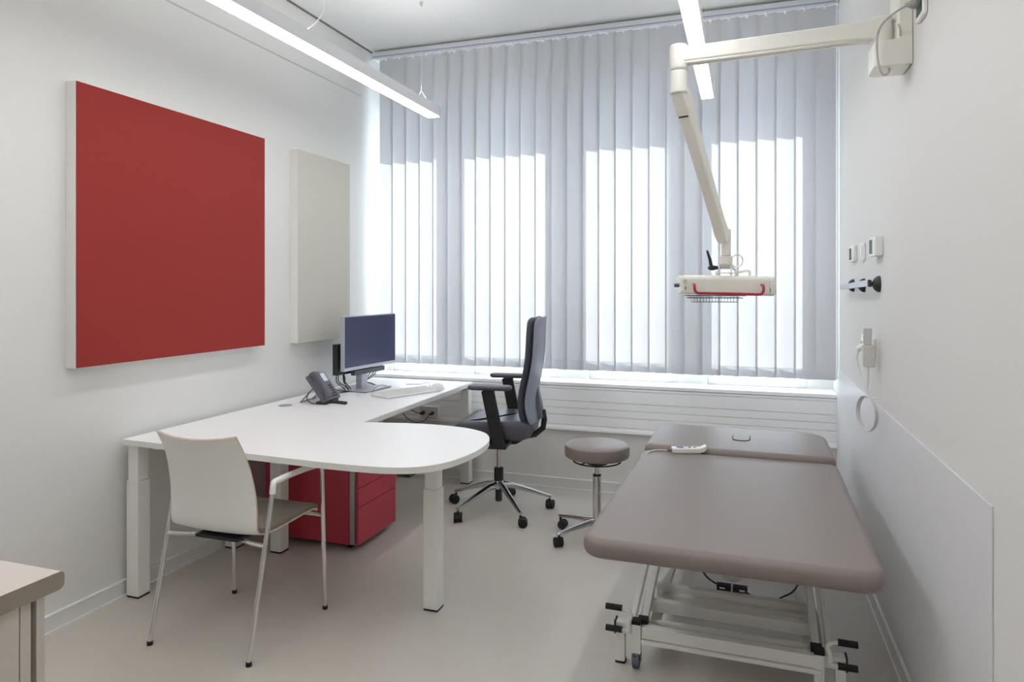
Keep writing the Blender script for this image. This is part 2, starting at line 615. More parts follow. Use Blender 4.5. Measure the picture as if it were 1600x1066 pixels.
wall_panel(2.169, 3.383, 1.090, 2.317, 0.06, M_RED, 'large square red acoustic panel on the left wall')
wall_panel(3.700, 4.307, 1.078, 2.317, 0.06, M_GREYFAB, 'narrow greige acoustic panel on the left wall beside the red one')

# ------------------------------------------------------------------ desk
DZ = 0.735
desk = thing('desk', 'white L-shaped desk with rounded meeting end and square legs', 'desk', (0.85, 3.0, 0))
ox, oy = 0.85, 3.0
tipc = [(1.15, 2.366), (1.30, 2.367), (1.43, 2.380), (1.54, 2.425), (1.615, 2.52), (1.652, 2.66), (1.660, 2.80), (1.640, 2.95), (1.575, 3.08), (1.47, 3.155), (1.35, 3.188), (1.22, 3.195), (1.10, 3.183)]
tip = [(p.x, p.y) for p in catmull([Vector((a, b, 0)) for a, b in tipc], 4)]
outline = [(0.03, 2.425)] + tip + [(0.872, 3.135), (0.850, 4.70), (0.03, 4.70)]
outline = [(a - ox, b - oy) for a, b in outline]
m = MB()
m.slab(outline, DZ - 0.026, DZ - 0.0012, mi=1)
m.slab(offset_poly(outline, -0.0004), DZ - 0.0012, DZ, mi=0)
m.build('desk_top', [M_WHITE, M_WHITEEDGE], desk)


def desk_leg(x, y):
    m = MB().box(-0.035, -0.035, 0.008, 0.035, 0.035, 0.54, 0.004)
    lg = m.build('leg', M_WMETAL, desk, (x - ox, y - oy, 0))
    MB().box(-0.030, -0.030, 0.54, 0.030, 0.030, DZ - 0.026, 0.003).build('inner_column', M_WMETAL, lg)
    part(MB().box(-0.034, -0.034, 0.0, 0.034, 0.034, 0.008, 0.002).build('foot', M_RUBBER, lg), 'black plastic foot')


for x, y in ((0.070, 2.477), (1.430, 2.800), (0.350, 3.136), (0.073, 3.111), (0.814, 4.665), (0.073, 4.665)):
    desk_leg(x, y)
m = MB()
zb = DZ - 0.0265
m.box(0.11 - ox, 2.52 - oy, zb - 0.035, 0.15 - ox, 4.62 - oy, zb, 0.002)
m.box(0.76 - ox, 3.25 - oy, zb - 0.03, 0.80 - ox, 4.62 - oy, zb, 0.002)
m.box(0.11 - ox, 2.75 - oy, zb - 0.035, 1.39 - ox, 2.79 - oy, zb, 0.002)
m.build('under_frame', M_WMETAL, desk)
part(MB().lathe([(0.040, DZ), (0.040, DZ + 0.0025), (0.036, DZ + 0.003)], (0.175 - ox, 3.42 - oy, 0), 28).build('cable_grommet', M_ALU, desk), 'round aluminium cable outlet')
MB().box(1.385 - ox, 2.54 - oy, zb - 0.056, 1.445 - ox, 2.60 - oy, zb - 0.001, 0.003).build('height_control', M_BLACK, desk)

# ------------------------------------------------------------------ pedestal
ped = thing('drawer_pedestal', 'red mobile drawer pedestal under the desk', 'cabinet', (0.47, 3.46, 0))
m = MB().box(-0.300, -0.21, 0.035, 0.243, 0.21, 0.565, 0.003)
m.build('body', M_CABRED, ped)
part(MB().box(0.243, -0.203, 0.040, 0.282, 0.203, 0.560).box(0.246, -0.2095, 0.037, 0.279, -0.203, 0.562, 0.002).build('handle_strip', M_ALU, ped), 'vertical aluminium grip strip')
for a, b in ((0.037, 0.239), (0.242, 0.343), (0.346, 0.443), (0.446, 0.563)):
    MB().box(0.283, -0.210, a, 0.301, 0.210, b, 0.002).build('drawer', M_CABRED, ped)
for sx in (-0.25, 0.22):
    for sy in (-0.15, 0.15):
        MB().lathe([(0.012, -0.018), (0.018, -0.014), (0.018, 0.014), (0.012, 0.018)], (sx, sy, 0.018), 16, 'y').box(sx - 0.012, sy - 0.012, 0.024, sx + 0.012, sy + 0.012, 0.036).build('caster', M_RUBBER, ped)

# ------------------------------------------------------------------ visitor chair
vc = thing('visitor_chair', 'white shell visitor chair with chrome legs pushed under the desk', 'chair', (0.727, 2.393, 0))
# side view of the shell: (y, z, half width, cup depth)
prof = [(-0.290, 0.852, 0.192, 0.035), (-0.268, 0.81, 0.194, 0.038), (-0.245, 0.76, 0.197, 0.040), (-0.222, 0.69, 0.204, 0.040), (-0.206, 0.62, 0.209, 0.038), (-0.196, 0.55, 0.212, 0.034), (-0.188, 0.50, 0.212, 0.026),
        (-0.170, 0.466, 0.212, 0.016), (-0.130, 0.449, 0.210, 0.008), (-0.06, 0.444, 0.214, 0.006), (0.04, 0.448, 0.218, 0.006), (0.12, 0.455, 0.220, 0.004), (0.19, 0.458, 0.220, 0.0), (0.225, 0.452, 0.216, 0.0), (0.245, 0.438, 0.208, 0.0)]
pr = catmull([Vector((p[0], p[1], p[2])) for p in prof], 3)
cu = catmull([Vector((p[3], 0, 0)) for p in prof], 3)
NC = 14


def shell_grid(off, i0, i1, wscale=1.0):
    g = []
    for i in range(i0, i1):
        p = pr[i]
        t = (pr[min(i + 1, len(pr) - 1)] - pr[max(i - 1, 0)])
        nrm = Vector((t.z * 0, t.y, 0))
        ty, tz = t.x, t.y
        L = math.hypot(ty, tz)
        ny, nz = -tz / L, ty / L          # normal to the sitting side
        row = []
        for j in range(NC + 1):
            u = 2 * j / NC - 1
            hw = p.z * wscale
            c = cu[i].x * (u * u)
            row.append(Vector((hw * u, p.x + ny * (off + c), p.y + nz * (off + c))))
        g.append(row)
    return g


def thick_sheet(top, bot, mi_edge=0, mi_face=0):
    m = MB()
    A = [[m.bm.verts.new(v) for v in r] for r in top]
    B = [[m.bm.verts.new(v) for v in r] for r in bot]
    R, Cn = len(A), len(A[0])
    for i in range(R - 1):
        for j in range(Cn - 1):
            m.bm.faces.new((A[i][j], A[i][j + 1], A[i + 1][j + 1], A[i + 1][j])).material_index = mi_face
            m.bm.faces.new((B[i][j], B[i + 1][j], B[i + 1][j + 1], B[i][j + 1])).material_index = mi_face
    for i in range(R - 1):
        for j in (0, Cn - 1):
            m.bm.faces.new((A[i][j], A[i + 1][j], B[i + 1][j], B[i][j])).material_index = mi_edge
    for j in range(Cn - 1):
        for i in (0, R - 1):
            m.bm.faces.new((A[i][j], A[i][j + 1], B[i][j + 1], B[i][j])).material_index = mi_edge
    return m


nr = len(pr)
m = thick_sheet(shell_grid(0.0038, 0, nr), shell_grid(-0.0038, 0, nr), 1, 0)
part(m.build('shell', [M_SHELLW, M_PLY], vc, smooth=50), 'white plywood seat and back shell')
m = thick_sheet(shell_grid(0.020, 21, nr - 1, 0.985), shell_grid(0.006, 21, nr - 1, 0.985))
part(m.build('seat_pad', M_SEATFELT, vc, smooth=50), 'taupe upholstered seat pad')
for sx in (-1, 1):
    xf, xa = 0.243 * sx, 0.243 * sx
    fl = MB().tube([(0.247 * sx, 0.245, 0.012), (0.243 * sx, 0.228, 0.636), (0.243 * sx, 0.222, 0.648)], 0.0095, 14).build('leg', M_CHROME, vc)
    part(MB().tube([(0.247 * sx, 0.2455, 0.0), (0.247 * sx, 0.245, 0.016)], 0.0115, 14).build('foot', M_RUBBER, fl), 'black foot')
    rl = MB().tube([(0.241 * sx, -0.245, 0.012), (0.243 * sx, -0.104, 0.640)], 0.0095, 14).build('leg', M_CHROME, vc)
    part(MB().tube([(0.241 * sx, -0.2455, 0.0), (0.241 * sx, -0.245, 0.016)], 0.0115, 14).build('foot', M_RUBBER, rl), 'black foot')
    MB().tube([(0.243 * sx, -0.110, 0.615), (0.243 * sx, -0.106, 0.645), (0.243 * sx, -0.100, 0.655), (0.243 * sx, -0.085, 0.660), (0.243 * sx, 0.05, 0.662), (0.243 * sx, 0.19, 0.656), (0.243 * sx, 0.222, 0.650), (0.243 * sx, 0.232, 0.636)], 0.0125, 12, smooth=3).build('armrest', M_WPLAST, vc)
m = MB()
for s in (-1, 1):
    m.tube([(0.243 * s, -0.154, 0.420), (0.14 * s, -0.140, 0.424), (0.10 * s, -0.10, 0.426), (0.10 * s, 0.0, 0.428)], 0.0085, 12, smooth=4)
m.tube([(-0.243, 0.228, 0.425), (0.243, 0.228, 0.425)], 0.0085, 12)
m.tube([(-0.10, -0.02, 0.428), (-0.10, 0.228, 0.428)], 0.007, 10)
m.tube([(0.10, -0.02, 0.428), (0.10, 0.228, 0.428)], 0.007, 10)
m.build('seat_frame', M_CHROME, vc)
MB().box(-0.09, -0.165, 0.424, 0.12, -0.02, 0.438, 0.003).build('support_plate', M_BLACK, vc)

# ------------------------------------------------------------------ caster helper (twin wheel)
def twin_caster(parent, x, y, ang, r=0.029, mw=M_RUBBER, stem_z=0.07):
    d = Vector((math.cos(ang), math.sin(ang), 0))
    n = Vector((-d.y, d.x, 0))
    c = Vector((x, y, r)) - d * 0.014
    m = MB()
    for s in (-1, 1):
        a = c + n * (0.006 * s)
        b = c + n * (0.026 * s)
        m.tube([a, a + n * 0.0015 * s, b - n * 0.004 * s, b], [r * 0.96, r, r, r * 0.86], 22)
    hood = MB()
    hood.tube([c - n * 0.007, c + n * 0.007], r * 0.9, 18)
    hood.tube([(x, y, r + 0.008), (x, y, stem_z)], 0.008, 12)
    o = m.build('caster', mw, parent)
    hood.build('caster_fork', M_BLACK, o)
    return o


# ------------------------------------------------------------------ office chair  (local +x = facing direction)
oc = thing('office_chair', 'charcoal swivel office chair with high back and armrests by the window', 'chair', (1.253, 4.15, 0), math.radians(187))


def oct_local(deg):
    return math.radians(deg - 187)


starm = MB()
for k in range(5):
    a = oct_local(25 + 72 * k)
    d = Vector((math.cos(a), math.sin(a), 0))
    n = Vector((-d.y, d.x, 0))
    rings = []
    for (r_, z_, w_, h_) in ((0.018, 0.172, 0.024, 0.026), (0.08, 0.166, 0.022, 0.022), (0.20, 0.128, 0.017, 0.017), (0.30, 0.094, 0.0135, 0.013), (0.338, 0.084, 0.011, 0.010)):
        c = d * r_ + Vector((0, 0, z_))
        rings.append([c + n * (w_ * math.cos(t)) * (1 if math.sin(t) > 0 else 0.8) + Vector((0, 0, h_ * math.sin(t))) for t in (2 * PI * q / 12 for q in range(12))])
    leg = MB().loft(rings).build('base_arm', M_POLISH, oc)
    twin_caster(leg, d.x * 0.33, d.y * 0.33, a + (0.9 if k % 2 else -2.0))
part(MB().lathe([(0.030, 0.145), (0.034, 0.150), (0.034, 0.190), (0.028, 0.198)], n=28).build('base_hub', M_POLISH, oc), 'polished hub')
MB().lathe([(0.020, 0.065), (0.022, 0.07), (0.022, 0.148)], n=24).lathe([(0.030, 0.198), (0.030, 0.275), (0.024, 0.282)], n=28).build('gas_sleeve', M_BLACK, oc)
MB().lathe([(0.014, 0.28), (0.014, 0.47)], n=24).build('gas_column', M_CHROME, oc)
m = MB()
m.extrude_profile([(-0.17, 0.475), (-0.13, 0.450), (0.03, 0.435), (0.10, 0.440), (0.17, 0.475), (0.19, 0.505), (-0.20, 0.505)], 'y', -0.075, 0.075)
m.tube([(0.02, -0.12, 0.478), (0.02, -0.27, 0.474)], 0.006, 8)
m.build('mechanism', M_BLACK, oc)
# seat cushion: rounded slab with waterfall front
so_ = rrect(-0.235, -0.245, 0.265, 0.245, 0.09, 7, (0.10, 0.085, 0.085, 0.10))
rings = []
for (z, ins) in ((0.503, 0.030), (0.508, 0.012), (0.520, 0.003), (0.545, 0.0), (0.578, 0.001), (0.596, 0.006), (0.607, 0.016), (0.613, 0.032), (0.611, 0.07), (0.606, 0.13)):
    ring = []
    for x, y in offset_poly(so_, -ins):
        zz = z
        if x > 0.08:
            zz -= (z - 0.49) * 0.75 * ((x - 0.08) / 0.185) ** 2.2 * 0.62
        zz += 0.012 * (abs(y) / 0.245) ** 2 if z > 0.58 else 0
        ring.append((x + (0.02 if x > 0.2 and z < 0.56 else 0), y, zz))
    rings.append(ring)
MB().loft(rings).build('seat', M_CHAIRFAB, oc, smooth=60)
# backrest: cushion in front, shell behind, following an S profile (x is forward)
bp = [(-0.195, 0.592, 0.175), (-0.186, 0.625, 0.205), (-0.176, 0.68, 0.218), (-0.172, 0.74, 0.222), (-0.182, 0.82, 0.218), (-0.200, 0.91, 0.208), (-0.213, 1.00, 0.200), (-0.219, 1.09, 0.196), (-0.222, 1.17, 0.190), (-0.226, 1.225, 0.170), (-0.234, 1.248, 0.120)]
bpc = catmull([Vector(p) for p in bp], 3)


def back_sheet(front, back, curve, ws=1.0):
    """front/back offsets behind the profile; curve = lateral wrap toward the sitter"""
    T, B = [], []
    for i, p in enumerate(bpc):
        rowT, rowB = [], []
        e = min(1.0, min(i, len(bpc) - 1 - i) / 2.5 + 0.35)
        for j in range(15):
            u = 2 * j / 14 - 1
            edge = 1 - abs(u) ** 6 * 0.8
            wrap = curve * u * u
            mid = (front + back) / 2
            hf = (front - mid) * edge * e
            hb = (back - mid) * edge * e
            rowT.append(Vector((p.x - mid - hf + wrap, p.z * ws * u, p.y)))
            rowB.append(Vector((p.x - mid - hb + wrap, p.z * ws * u, p.y)))
        T.append(rowT); B.append(rowB)
    return thick_sheet(T, B)


back_sheet(0.0, 0.056, 0.028).build('backrest', M_CHAIRFAB, oc, smooth=60)
part(back_sheet(0.058, 0.078, 0.028, 0.975).build('back_shell', M_CHAIRBLUE, oc, smooth=60), 'blue grey rear shell')
m = MB()
m.tube([(-0.02, 0, 0.480), (-0.15, 0, 0.485), (-0.235, 0, 0.50), (-0.288, 0, 0.545), (-0.296, 0, 0.60), (-0.288, 0, 0.66)], [0.022, 0.021, 0.019, 0.018, 0.018, 0.016, ], 12)
m.build('back_support', M_BLACK, oc)
m = MB()
m.loft([[(-0.262 - q, sgn * w_, z) for (q, sgn, w_) in ((0, -1, a), (0.030, -1, a * 0.8), (0.030, 1, a * 0.8), (0, 1, a))] for (z, a) in ((0.615, 0.055), (0.70, 0.05), (0.80, 0.035), (0.86, 0.01))])
for v in m.bm.verts:
    v.co.x += 0.045 * (v.co.z - 0.615) / 0.245
part(m.build('back_spine', M_GREYPL, oc), 'wedge-shaped rear spine')
for s in (-1, 1):
    m = MB()
    m.bar((-0.065, 0.275 * s, 0.475), (0.005, 0.285 * s, 0.818), 0.028, 0.078, 0.008, ref=(1, 0, 0))
    m.box(-0.11, min(0.10 * s, 0.29 * s), 0.462, 0.06, max(0.10 * s, 0.29 * s), 0.490, 0.006)
    am = m.build('armrest_post', M_BLACK, oc)
    MB().lathe([(0.012, -0.004), (0.014, 0.0), (0.012, 0.004)], (-0.032, 0.300 * s, 0.66), 16, 'y').build('adjuster_button', M_RUBBER, am)
    pad = rrect(-0.115, -0.045, 0.155, 0.045, 0.040, 6)
    m = MB().slab([(x - 0.03, y + 0.285 * s) for x, y in pad], 0.818, 0.846, 0.012)
    m.build('armrest_pad', M_CHAIRFAB, oc)

# ------------------------------------------------------------------ stool
st = thing('swivel_stool', 'round taupe swivel stool with chrome base between chair and couch', 'stool', (1.95, 3.87, 0))
MB().lathe([(0.10, 0.468), (0.168, 0.469), (0.180, 0.475), (0.184, 0.488), (0.184, 0.522), (0.180, 0.536), (0.168, 0.544), (0.12, 0.549), (0.05, 0.551)], n=56).build('seat', M_LEATHER, st)
MB().lathe([(0.052, 0.448), (0.06, 0.43), (0.06, 0.469)], n=24).build('seat_plate', M_BLACK, st)
MB().tube([(0.135 * math.cos(a), 0.135 * math.sin(a), 0.446) for a in (2 * PI * k / 40 for k in range(40))], 0.0045, 8, closed=True).tube([(0.133, 0, 0.446), (0.0, 0, 0.456)], 0.0045, 8).tube([(-0.067, -0.116, 0.446), (0.0, 0, 0.456)], 0.0045, 8).tube([(-0.067, 0.116, 0.446), (0.0, 0, 0.456)], 0.0045, 8).build('release_ring', M_BLACK, st)
MB().lathe([(0.013, 0.33), (0.013, 0.453)], n=24).build('gas_column', M_CHROME, st)
MB().lathe([(0.022, 0.075), (0.024, 0.08), (0.024, 0.355), (0.021, 0.360)], n=28).build('column_tube', M_CHROME, st)
part(MB().lathe([(0.0235, 0.360), (0.0235, 0.368), (0.014, 0.37)], n=28).build('column_collar', M_BLACK, st), 'black collar')
for k in range(5):
    a = math.radians(157 + 72 * k)
    d = Vector((math.cos(a), math.sin(a), 0)); n = Vector((-d.y, d.x, 0))
    rings = []
    for (r_, z_, w_, h_) in ((0.015, 0.100, 0.020, 0.022), (0.08, 0.096, 0.017, 0.016), (0.18, 0.086, 0.014, 0.011), (0.262, 0.076, 0.013, 0.008), (0.275, 0.074, 0.009, 0.006)):
        c = d * r_ + Vector((0, 0, z_))
        rings.append([c + n * (w_ * math.cos(t)) + Vector((0, 0, h_ * math.sin(t))) for t in (2 * PI * q / 12 for q in range(12))])
    leg = MB().loft(rings).build('base_arm', M_POLISH, st)
    twin_caster(leg, d.x * 0.262, d.y * 0.262, a + (1.2 if k == 1 else 0.3), r=0.026, stem_z=0.068)

# ------------------------------------------------------------------ treatment couch (local origin: floor under its centre)
cc = thing('treatment_couch', 'taupe padded treatment couch on a white lifting frame along the right wall', 'couch', (2.712, 3.22, 0), math.radians(-0.9))
X0, X1 = -0.472, 0.450
YN, YS, YF = -0.985, 0.365, 0.985
part(MB().slab(rrect(X0, YN, X1, YS, 0.07, 8, (0.075, 0.075, 0.045, 0.045)), 0.532, 0.600, 0.031, 6).build('main_cushion', M_LEATHER, cc, smooth=60), 'long taupe vinyl cushion')
hm = MB().slab(rrect(X0 + 0.004, YS + 0.008, X1 - 0.004, YF, 0.10, 10, (0.05, 0.05, 0.13, 0.13)), 0.548, 0.621, 0.031, 6)
hc = hm.build('head_cushion', M_LEATHER, cc, smooth=60)
part(hc, 'hinged head section with breathing hole')
hx, hy = 0.008, 0.70
MB().slab(rrect(hx - 0.047, hy - 0.085, hx + 0.047, hy + 0.085, 0.045, 8), 0.619, 0.6225, 0.0).build('hole_seam', mat('seam_dark', (72, 64, 60), 0.7), hc)
part(MB().slab(rrect(hx - 0.043, hy - 0.081, hx + 0.043, hy + 0.081, 0.041, 8), 0.616, 0.6255, 0.003).build('hole_plug', M_LEATHER, hc), 'capsule-shaped plug in the breathing hole')
# steel frame carrying the cushions
m = MB()
for s in (-1, 1):
    m.box(0.36 * s - 0.02, YN + 0.12, 0.492, 0.36 * s + 0.02, YF - 0.1, 0.532, 0.004)
for y in (YN + 0.14, 0.0, YS - 0.04, YF - 0.14):
    m.box(-0.36, y - 0.018, 0.494, 0.36, y + 0.018, 0.530, 0.004)
m.build('top_frame', M_WMETAL, cc)
yn = 2.62 - 3.22      # near end of the base
yf = 0.62
m = MB()
# near and far end beams, side rails
for y in (yn, yf):
    m.box(-0.322, y - 0.018, 0.112, 0.300, y + 0.018, 0.157, 0.004)
    m.box(-0.322, y - 0.026, 0.094, 0.300, y + 0.010, 0.110, 0.004)
for s in (-0.295, 0.262):
    m.box(s - 0.018, yn, 0.085, s + 0.018, yf, 0.120, 0.004)
m.box(-0.295, yn + 0.35, 0.09, 0.262, yn + 0.39, 0.13, 0.004)
m.build('base_frame', M_WMETAL, cc)
for s, x in ((-1, -0.342), (1, 0.292)):
    for y in (yn, yf):
        lp = MB().box(x - 0.017, y - 0.017, 0.052, x + 0.017, y + 0.017, 0.160, 0.003).build('base_post', M_WMETAL, cc)
        part(MB().box(x - 0.018, y - 0.018, 0.160, x + 0.018, y + 0.018, 0.176, 0.003).build('post_cap', M_RUBBER, lp), 'black end cap')
        w_ = MB().lathe([(0.016, -0.014), (0.0225, -0.011), (0.0225, 0.011), (0.016, 0.014)], (x + 0.0, y - 0.016, 0.0225), 20, 'x').build('caster', M_GREYPL, lp)
        MB().lathe([(0.016, 0.040), (0.018, 0.044), (0.018, 0.054)], (x, y, 0), 16).box(x - 0.018, y - 0.014, 0.022, x - 0.0155, y + 0.01, 0.046).box(x + 0.0155, y - 0.014, 0.022, x + 0.018, y + 0.01, 0.046).build('caster_fork', M_ALU, w_)
    # outrigger: horizontal tube, foot, pedals
    xo = -0.405 if s < 0 else 0.360
    for y in (yn + 0.012, yf - 0.012):
        lf = MB().box(xo - 0.017, y - 0.017, 0.006, xo + 0.017, y + 0.017, 0.118, 0.003).build('support_foot', M_WMETAL, cc)
        part(MB().box(xo - 0.019, y - 0.019, 0.0, xo + 0.019, y + 0.019, 0.008, 0.002).build('foot_pad', M_RUBBER, lf), 'black foot pad')
        MB().box(min(x, xo) - (0.02 if s < 0 else 0), y - 0.020, 0.116, max(x, xo) + (0.02 if s > 0 else 0), y + 0.020, 0.158, 0.003).build('outrigger', M_WMETAL, lf)
        part(MB().box(xo + s * 0.019 - 0.003, y - 0.022, 0.112, xo + s * 0.019 + 0.003, y + 0.022, 0.162, 0.001).build('outrigger_cap', M_RUBBER, lf), 'black end cap')
    # pedal lever with two black grips at the near end
    y = yn + 0.012
    lv = MB()
    xi = xo + 0.035 if s < 0 else xo - 0.035
    lv.tube([(xi, y - 0.03, 0.135), (xi, y - 0.035, 0.17), (xi - s * 0.008, y - 0.03, 0.20), (xi + s * 0.02, y - 0.03, 0.215), (xo + s * 0.02, y - 0.03, 0.217)], 0.007, 10, smooth=3)
    lv.tube([(xi, y - 0.03, 0.135), (xo + s * 0.02, y - 0.03, 0.135)], 0.007, 10)
    lv.tube([(xi, y - 0.035, 0.14), (xi, y + 0.02, 0.14)], 0.007, 10)
    lvo = lv.build('pedal_lever', M_WMETAL, cc)
    for z in (0.217, 0.135):
        part(MB().tube([(xo - s * 0.010, y - 0.03, z), (xo + s * 0.052, y - 0.03, z)], 0.0115, 14).build('pedal_grip', M_RUBBER, lvo), 'black grip')
# scissor arms: one pair each side, outer pair slightly lower
for s, x in ((-1, -0.322), (1, 0.285)):
    a = MB()
    a.bar((x, yn + 0.03, 0.135), (x, 0.80, 0.498), 0.026, 0.034, 0.003)
    a.build('scissor_arm', M_WMETAL, cc)
    part(MB().box(x - 0.019, yn + 0.006, 0.152, x + 0.019, yn + 0.042, 0.176, 0.003).build('arm_cap', M_RUBBER, cc), 'black end cap')
    a = MB()
    a.bar((x + s * 0.045, yn + 0.03, 0.125), (x + s * 0.045, 0.72, 0.48), 0.018, 0.038, 0.003)
    a.build('scissor_arm', M_WMETAL, cc)
    MB().tube([(x + s * 0.022, yn + 0.05, 0.110), (x + s * 0.022, 0.70, 0.32)], 0.008, 10).build('guide_rod', M_CHROME, cc)
MB().bar((-0.32, yn + 0.20, 0.150), (0.285, yn + 0.20, 0.150), 0.036, 0.045, 0.003).bar((-0.32, yn + 0.40, 0.130), (0.285, yn + 0.40, 0.130), 0.036, 0.050, 0.003).build('cross_beam', M_WMETAL, cc)
MB().tube([(-0.32, yn + 0.12, 0.118), (0.285, yn + 0.12, 0.118)], 0.011, 12).build('cross_tube', M_WMETAL, cc)
MB().lathe([(0.052, 0.0), (0.058, 0.02), (0.058, 0.17), (0.045, 0.20)], (0.0, 0.0, 0), 28, 'y').build('lift_motor', M_WMETAL, cc, (-0.012, -0.13, 0.225))
mc = MB().box(-0.062, -0.05, -0.02, -0.003, -0.02, 0.02, 0.003).box(0.003, -0.05, -0.02, 0.062, -0.02, 0.02, 0.003).build('motor_sockets', M_BLACK, cc, (-0.012, -0.13, 0.156))
MB().box(-0.05, -0.0508, 0.004, -0.028, -0.0502, 0.010).build('socket_label', M_WPLAST, mc)
MB().box(0.030, -0.0508, 0.002, 0.052, -0.0502, 0.010).build('socket_label', M_WPLAST, mc)
MB().tube([(0.05, -0.14, 0.14), (0.10, -0.16, 0.12), (0.125, -0.17, 0.10), (0.18, -0.12, 0.13), (0.24, -0.06, 0.15), (0.30, 0.2, 0.16)], 0.004, 8, smooth=4).tube([(-0.06, -0.13, 0.15), (-0.12, -0.10, 0.17), (-0.16, -0.05, 0.22), (-0.2, 0.1, 0.3)], 0.004, 8, smooth=4).build('motor_cable', M_CABLEDK, cc)

# ------------------------------------------------------------------ hand control on the couch
hcx = thing('hand_control', 'beige wired hand control lying on the couch near its head section', 'remote', (2.478, 3.575, 0.601), math.radians(17))
m = MB().slab(rrect(-0.083, -0.028, 0.060, 0.028, 0.010, 5), 0.0, 0.026, 0.006, 3)
m.loft([[(0.055, -0.024, 0.004), (0.055, 0.024, 0.004), (0.055, 0.024, 0.024), (0.055, -0.024, 0.024)],
        [(0.075, -0.023, 0.008), (0.075, 0.023, 0.008), (0.075, 0.023, 0.030), (0.075, -0.023, 0.030)],
        [(0.090, -0.020, 0.024), (0.090, 0.020, 0.024), (0.088, 0.020, 0.038), (0.088, -0.020, 0.038)]])
m.build('body', M_CREAM, hcx)
part(MB().box(-0.058, -0.014, 0.0255, -0.022, 0.016, 0.0268, 0.0005).box(0.0, -0.014, 0.0255, 0.014, 0.016, 0.0268, 0.0005).build('keypad', M_BLUE, hcx), 'blue keys')
part(MB().box(-0.020, -0.014, 0.0255, -0.002, 0.016, 0.027, 0.0005).build('display', M_LCD, hcx), 'pale display')
part(MB().box(0.024, -0.008, 0.0255, 0.040, 0.012, 0.031, 0.002).build('rocker_key', mat('beige_key', (190, 184, 166), 0.5), hcx), 'beige rocker key')
MB().tube([(-0.080, 0.0, 0.012), (-0.105, 0.002, 0.010)], 0.0055, 10).build('cable_sleeve', M_GREYPL, hcx)
MB().tube([(-0.10, 0.002, 0.009), (-0.14, 0.03, 0.005), (-0.175, 0.02, 0.0045), (-0.205, -0.02, 0.002), (-0.228, -0.045, -0.012), (-0.242, -0.05, -0.05), (-0.242, -0.05, -0.10)], 0.003, 8, smooth=4).build('cable', M_CABLE, hcx)

# ------------------------------------------------------------------ examination device on its arm
arm = thing('examination_lamp', 'cream medical device with red handle on a jointed wall-mounted arm', 'lamp', (3.30, 2.76, 2.21))


def L_(x, y, z):
    return Vector((x - 3.30, y - 2.76, z - 2.21))


m = MB()
m.slab([(x - 3.30, y - 2.76) for x, y in rrect(3.178, 2.69, 3.299, 2.835, 0.035, 6, (0.03, 0.004, 0.004, 0.03))], 0.0, 0.092, 0.006, 3)
m.slab([(x - 3.30, y - 2.76) for x, y in rrect(3.252, 2.692, 3.299, 2.833, 0.012, 5, (0.012, 0.004, 0.004, 0.012))], 0.085, 0.42, 0.006, 3)
m.build('wall_bracket', M_CREAM, arm)
hub = Vector((3.213, 2.762, 0))
m = MB()
m.slab([(hub.x - 3.30 + 0.036 * math.cos(a), hub.y - 2.76 + 0.036 * math.sin(a)) for a in (2 * PI * k / 24 for k in range(24))], 0.094, 0.196, 0.012, 3)
elbow = Vector((2.498, 2.822, 0))
d = (elbow - hub).normalized()
n = Vector((-d.y, d.x, 0))
rings = []
for (t, zc, hh, ww) in ((0.015, 0.148, 0.038, 0.034), (0.06, 0.150, 0.036, 0.033), (0.11, 0.151, 0.031, 0.030), (0.69, 0.151, 0.030, 0.027), (0.718, 0.151, 0.030, 0.024)):
    p = Vector((hub.x - 3.30, hub.y - 2.76, 0)) + d * t
    ring = []
    for q in rrect(-ww, -hh, ww, hh, 0.008, 3):
        ring.append(p + n * q[0] + Vector((0, 0, zc + q[1])))
    rings.append(ring)
m.loft(rings)
for s in (-1, 1):
    p0 = Vector((hub.x - 3.30, hub.y - 2.76, 0.1185)) + n * (0.018 * s)
    m.bar(p0 + d * 0.05, p0 + d * 0.69, 0.012, 0.008, 0.001)
upper = m.build('upper_arm', M_CREAM, arm)
e0 = Vector((elbow.x - 3.30, elbow.y - 2.76, 0))
MB().slab([(e0.x + 0.036 * math.cos(a), e0.y + 0.036 * math.sin(a)) for a in (2 * PI * k / 24 for k in range(24))], 0.093, 0.196, 0.010, 3).build('elbow_joint', M_CREAM, arm)
end = L_(2.655, 3.242, 1.66)
st0 = Vector((e0.x, e0.y, 0.03))
m = MB()
m.slab([(e0.x + 0.035 * math.cos(a), e0.y + 0.035 * math.sin(a)) for a in (2 * PI * k / 24 for k in range(24))], 0.000, 0.091, 0.006, 3)
dd = (end - st0).normalized()
side = Vector((dd.y, -dd.x, 0)).normalized()
upv = side.cross(dd).normalized()
rings = []
Ltot = (end - st0).length
for (t, a_, b_) in ((-0.01, 0.026, 0.030), (0.05, 0.030, 0.036), (0.10, 0.031, 0.034), (0.16, 0.027, 0.028), (Ltot - 0.09, 0.025, 0.025), (Ltot - 0.03, 0.026, 0.030), (Ltot + 0.015, 0.022, 0.024)):
    p = st0 + dd * t
    rings.append([p + side * q[0] + upv * q[1] for q in rrect(-a_, -b_, a_, b_, 0.010, 3)])
m.loft(rings)
lower = m.build('spring_arm', M_CREAM, arm)
bm_ = MB()
p = st0 + dd * 0.115
dn = upv if upv.z < 0 else -upv
bm_.bar(p + dn * 0.030 - side * 0.020 + dd * 0.0, p + dn * 0.030 + side * 0.020, 0.008, 0.010)
part(bm_.build('type_plate', M_BLACK, lower), 'small black type plate')
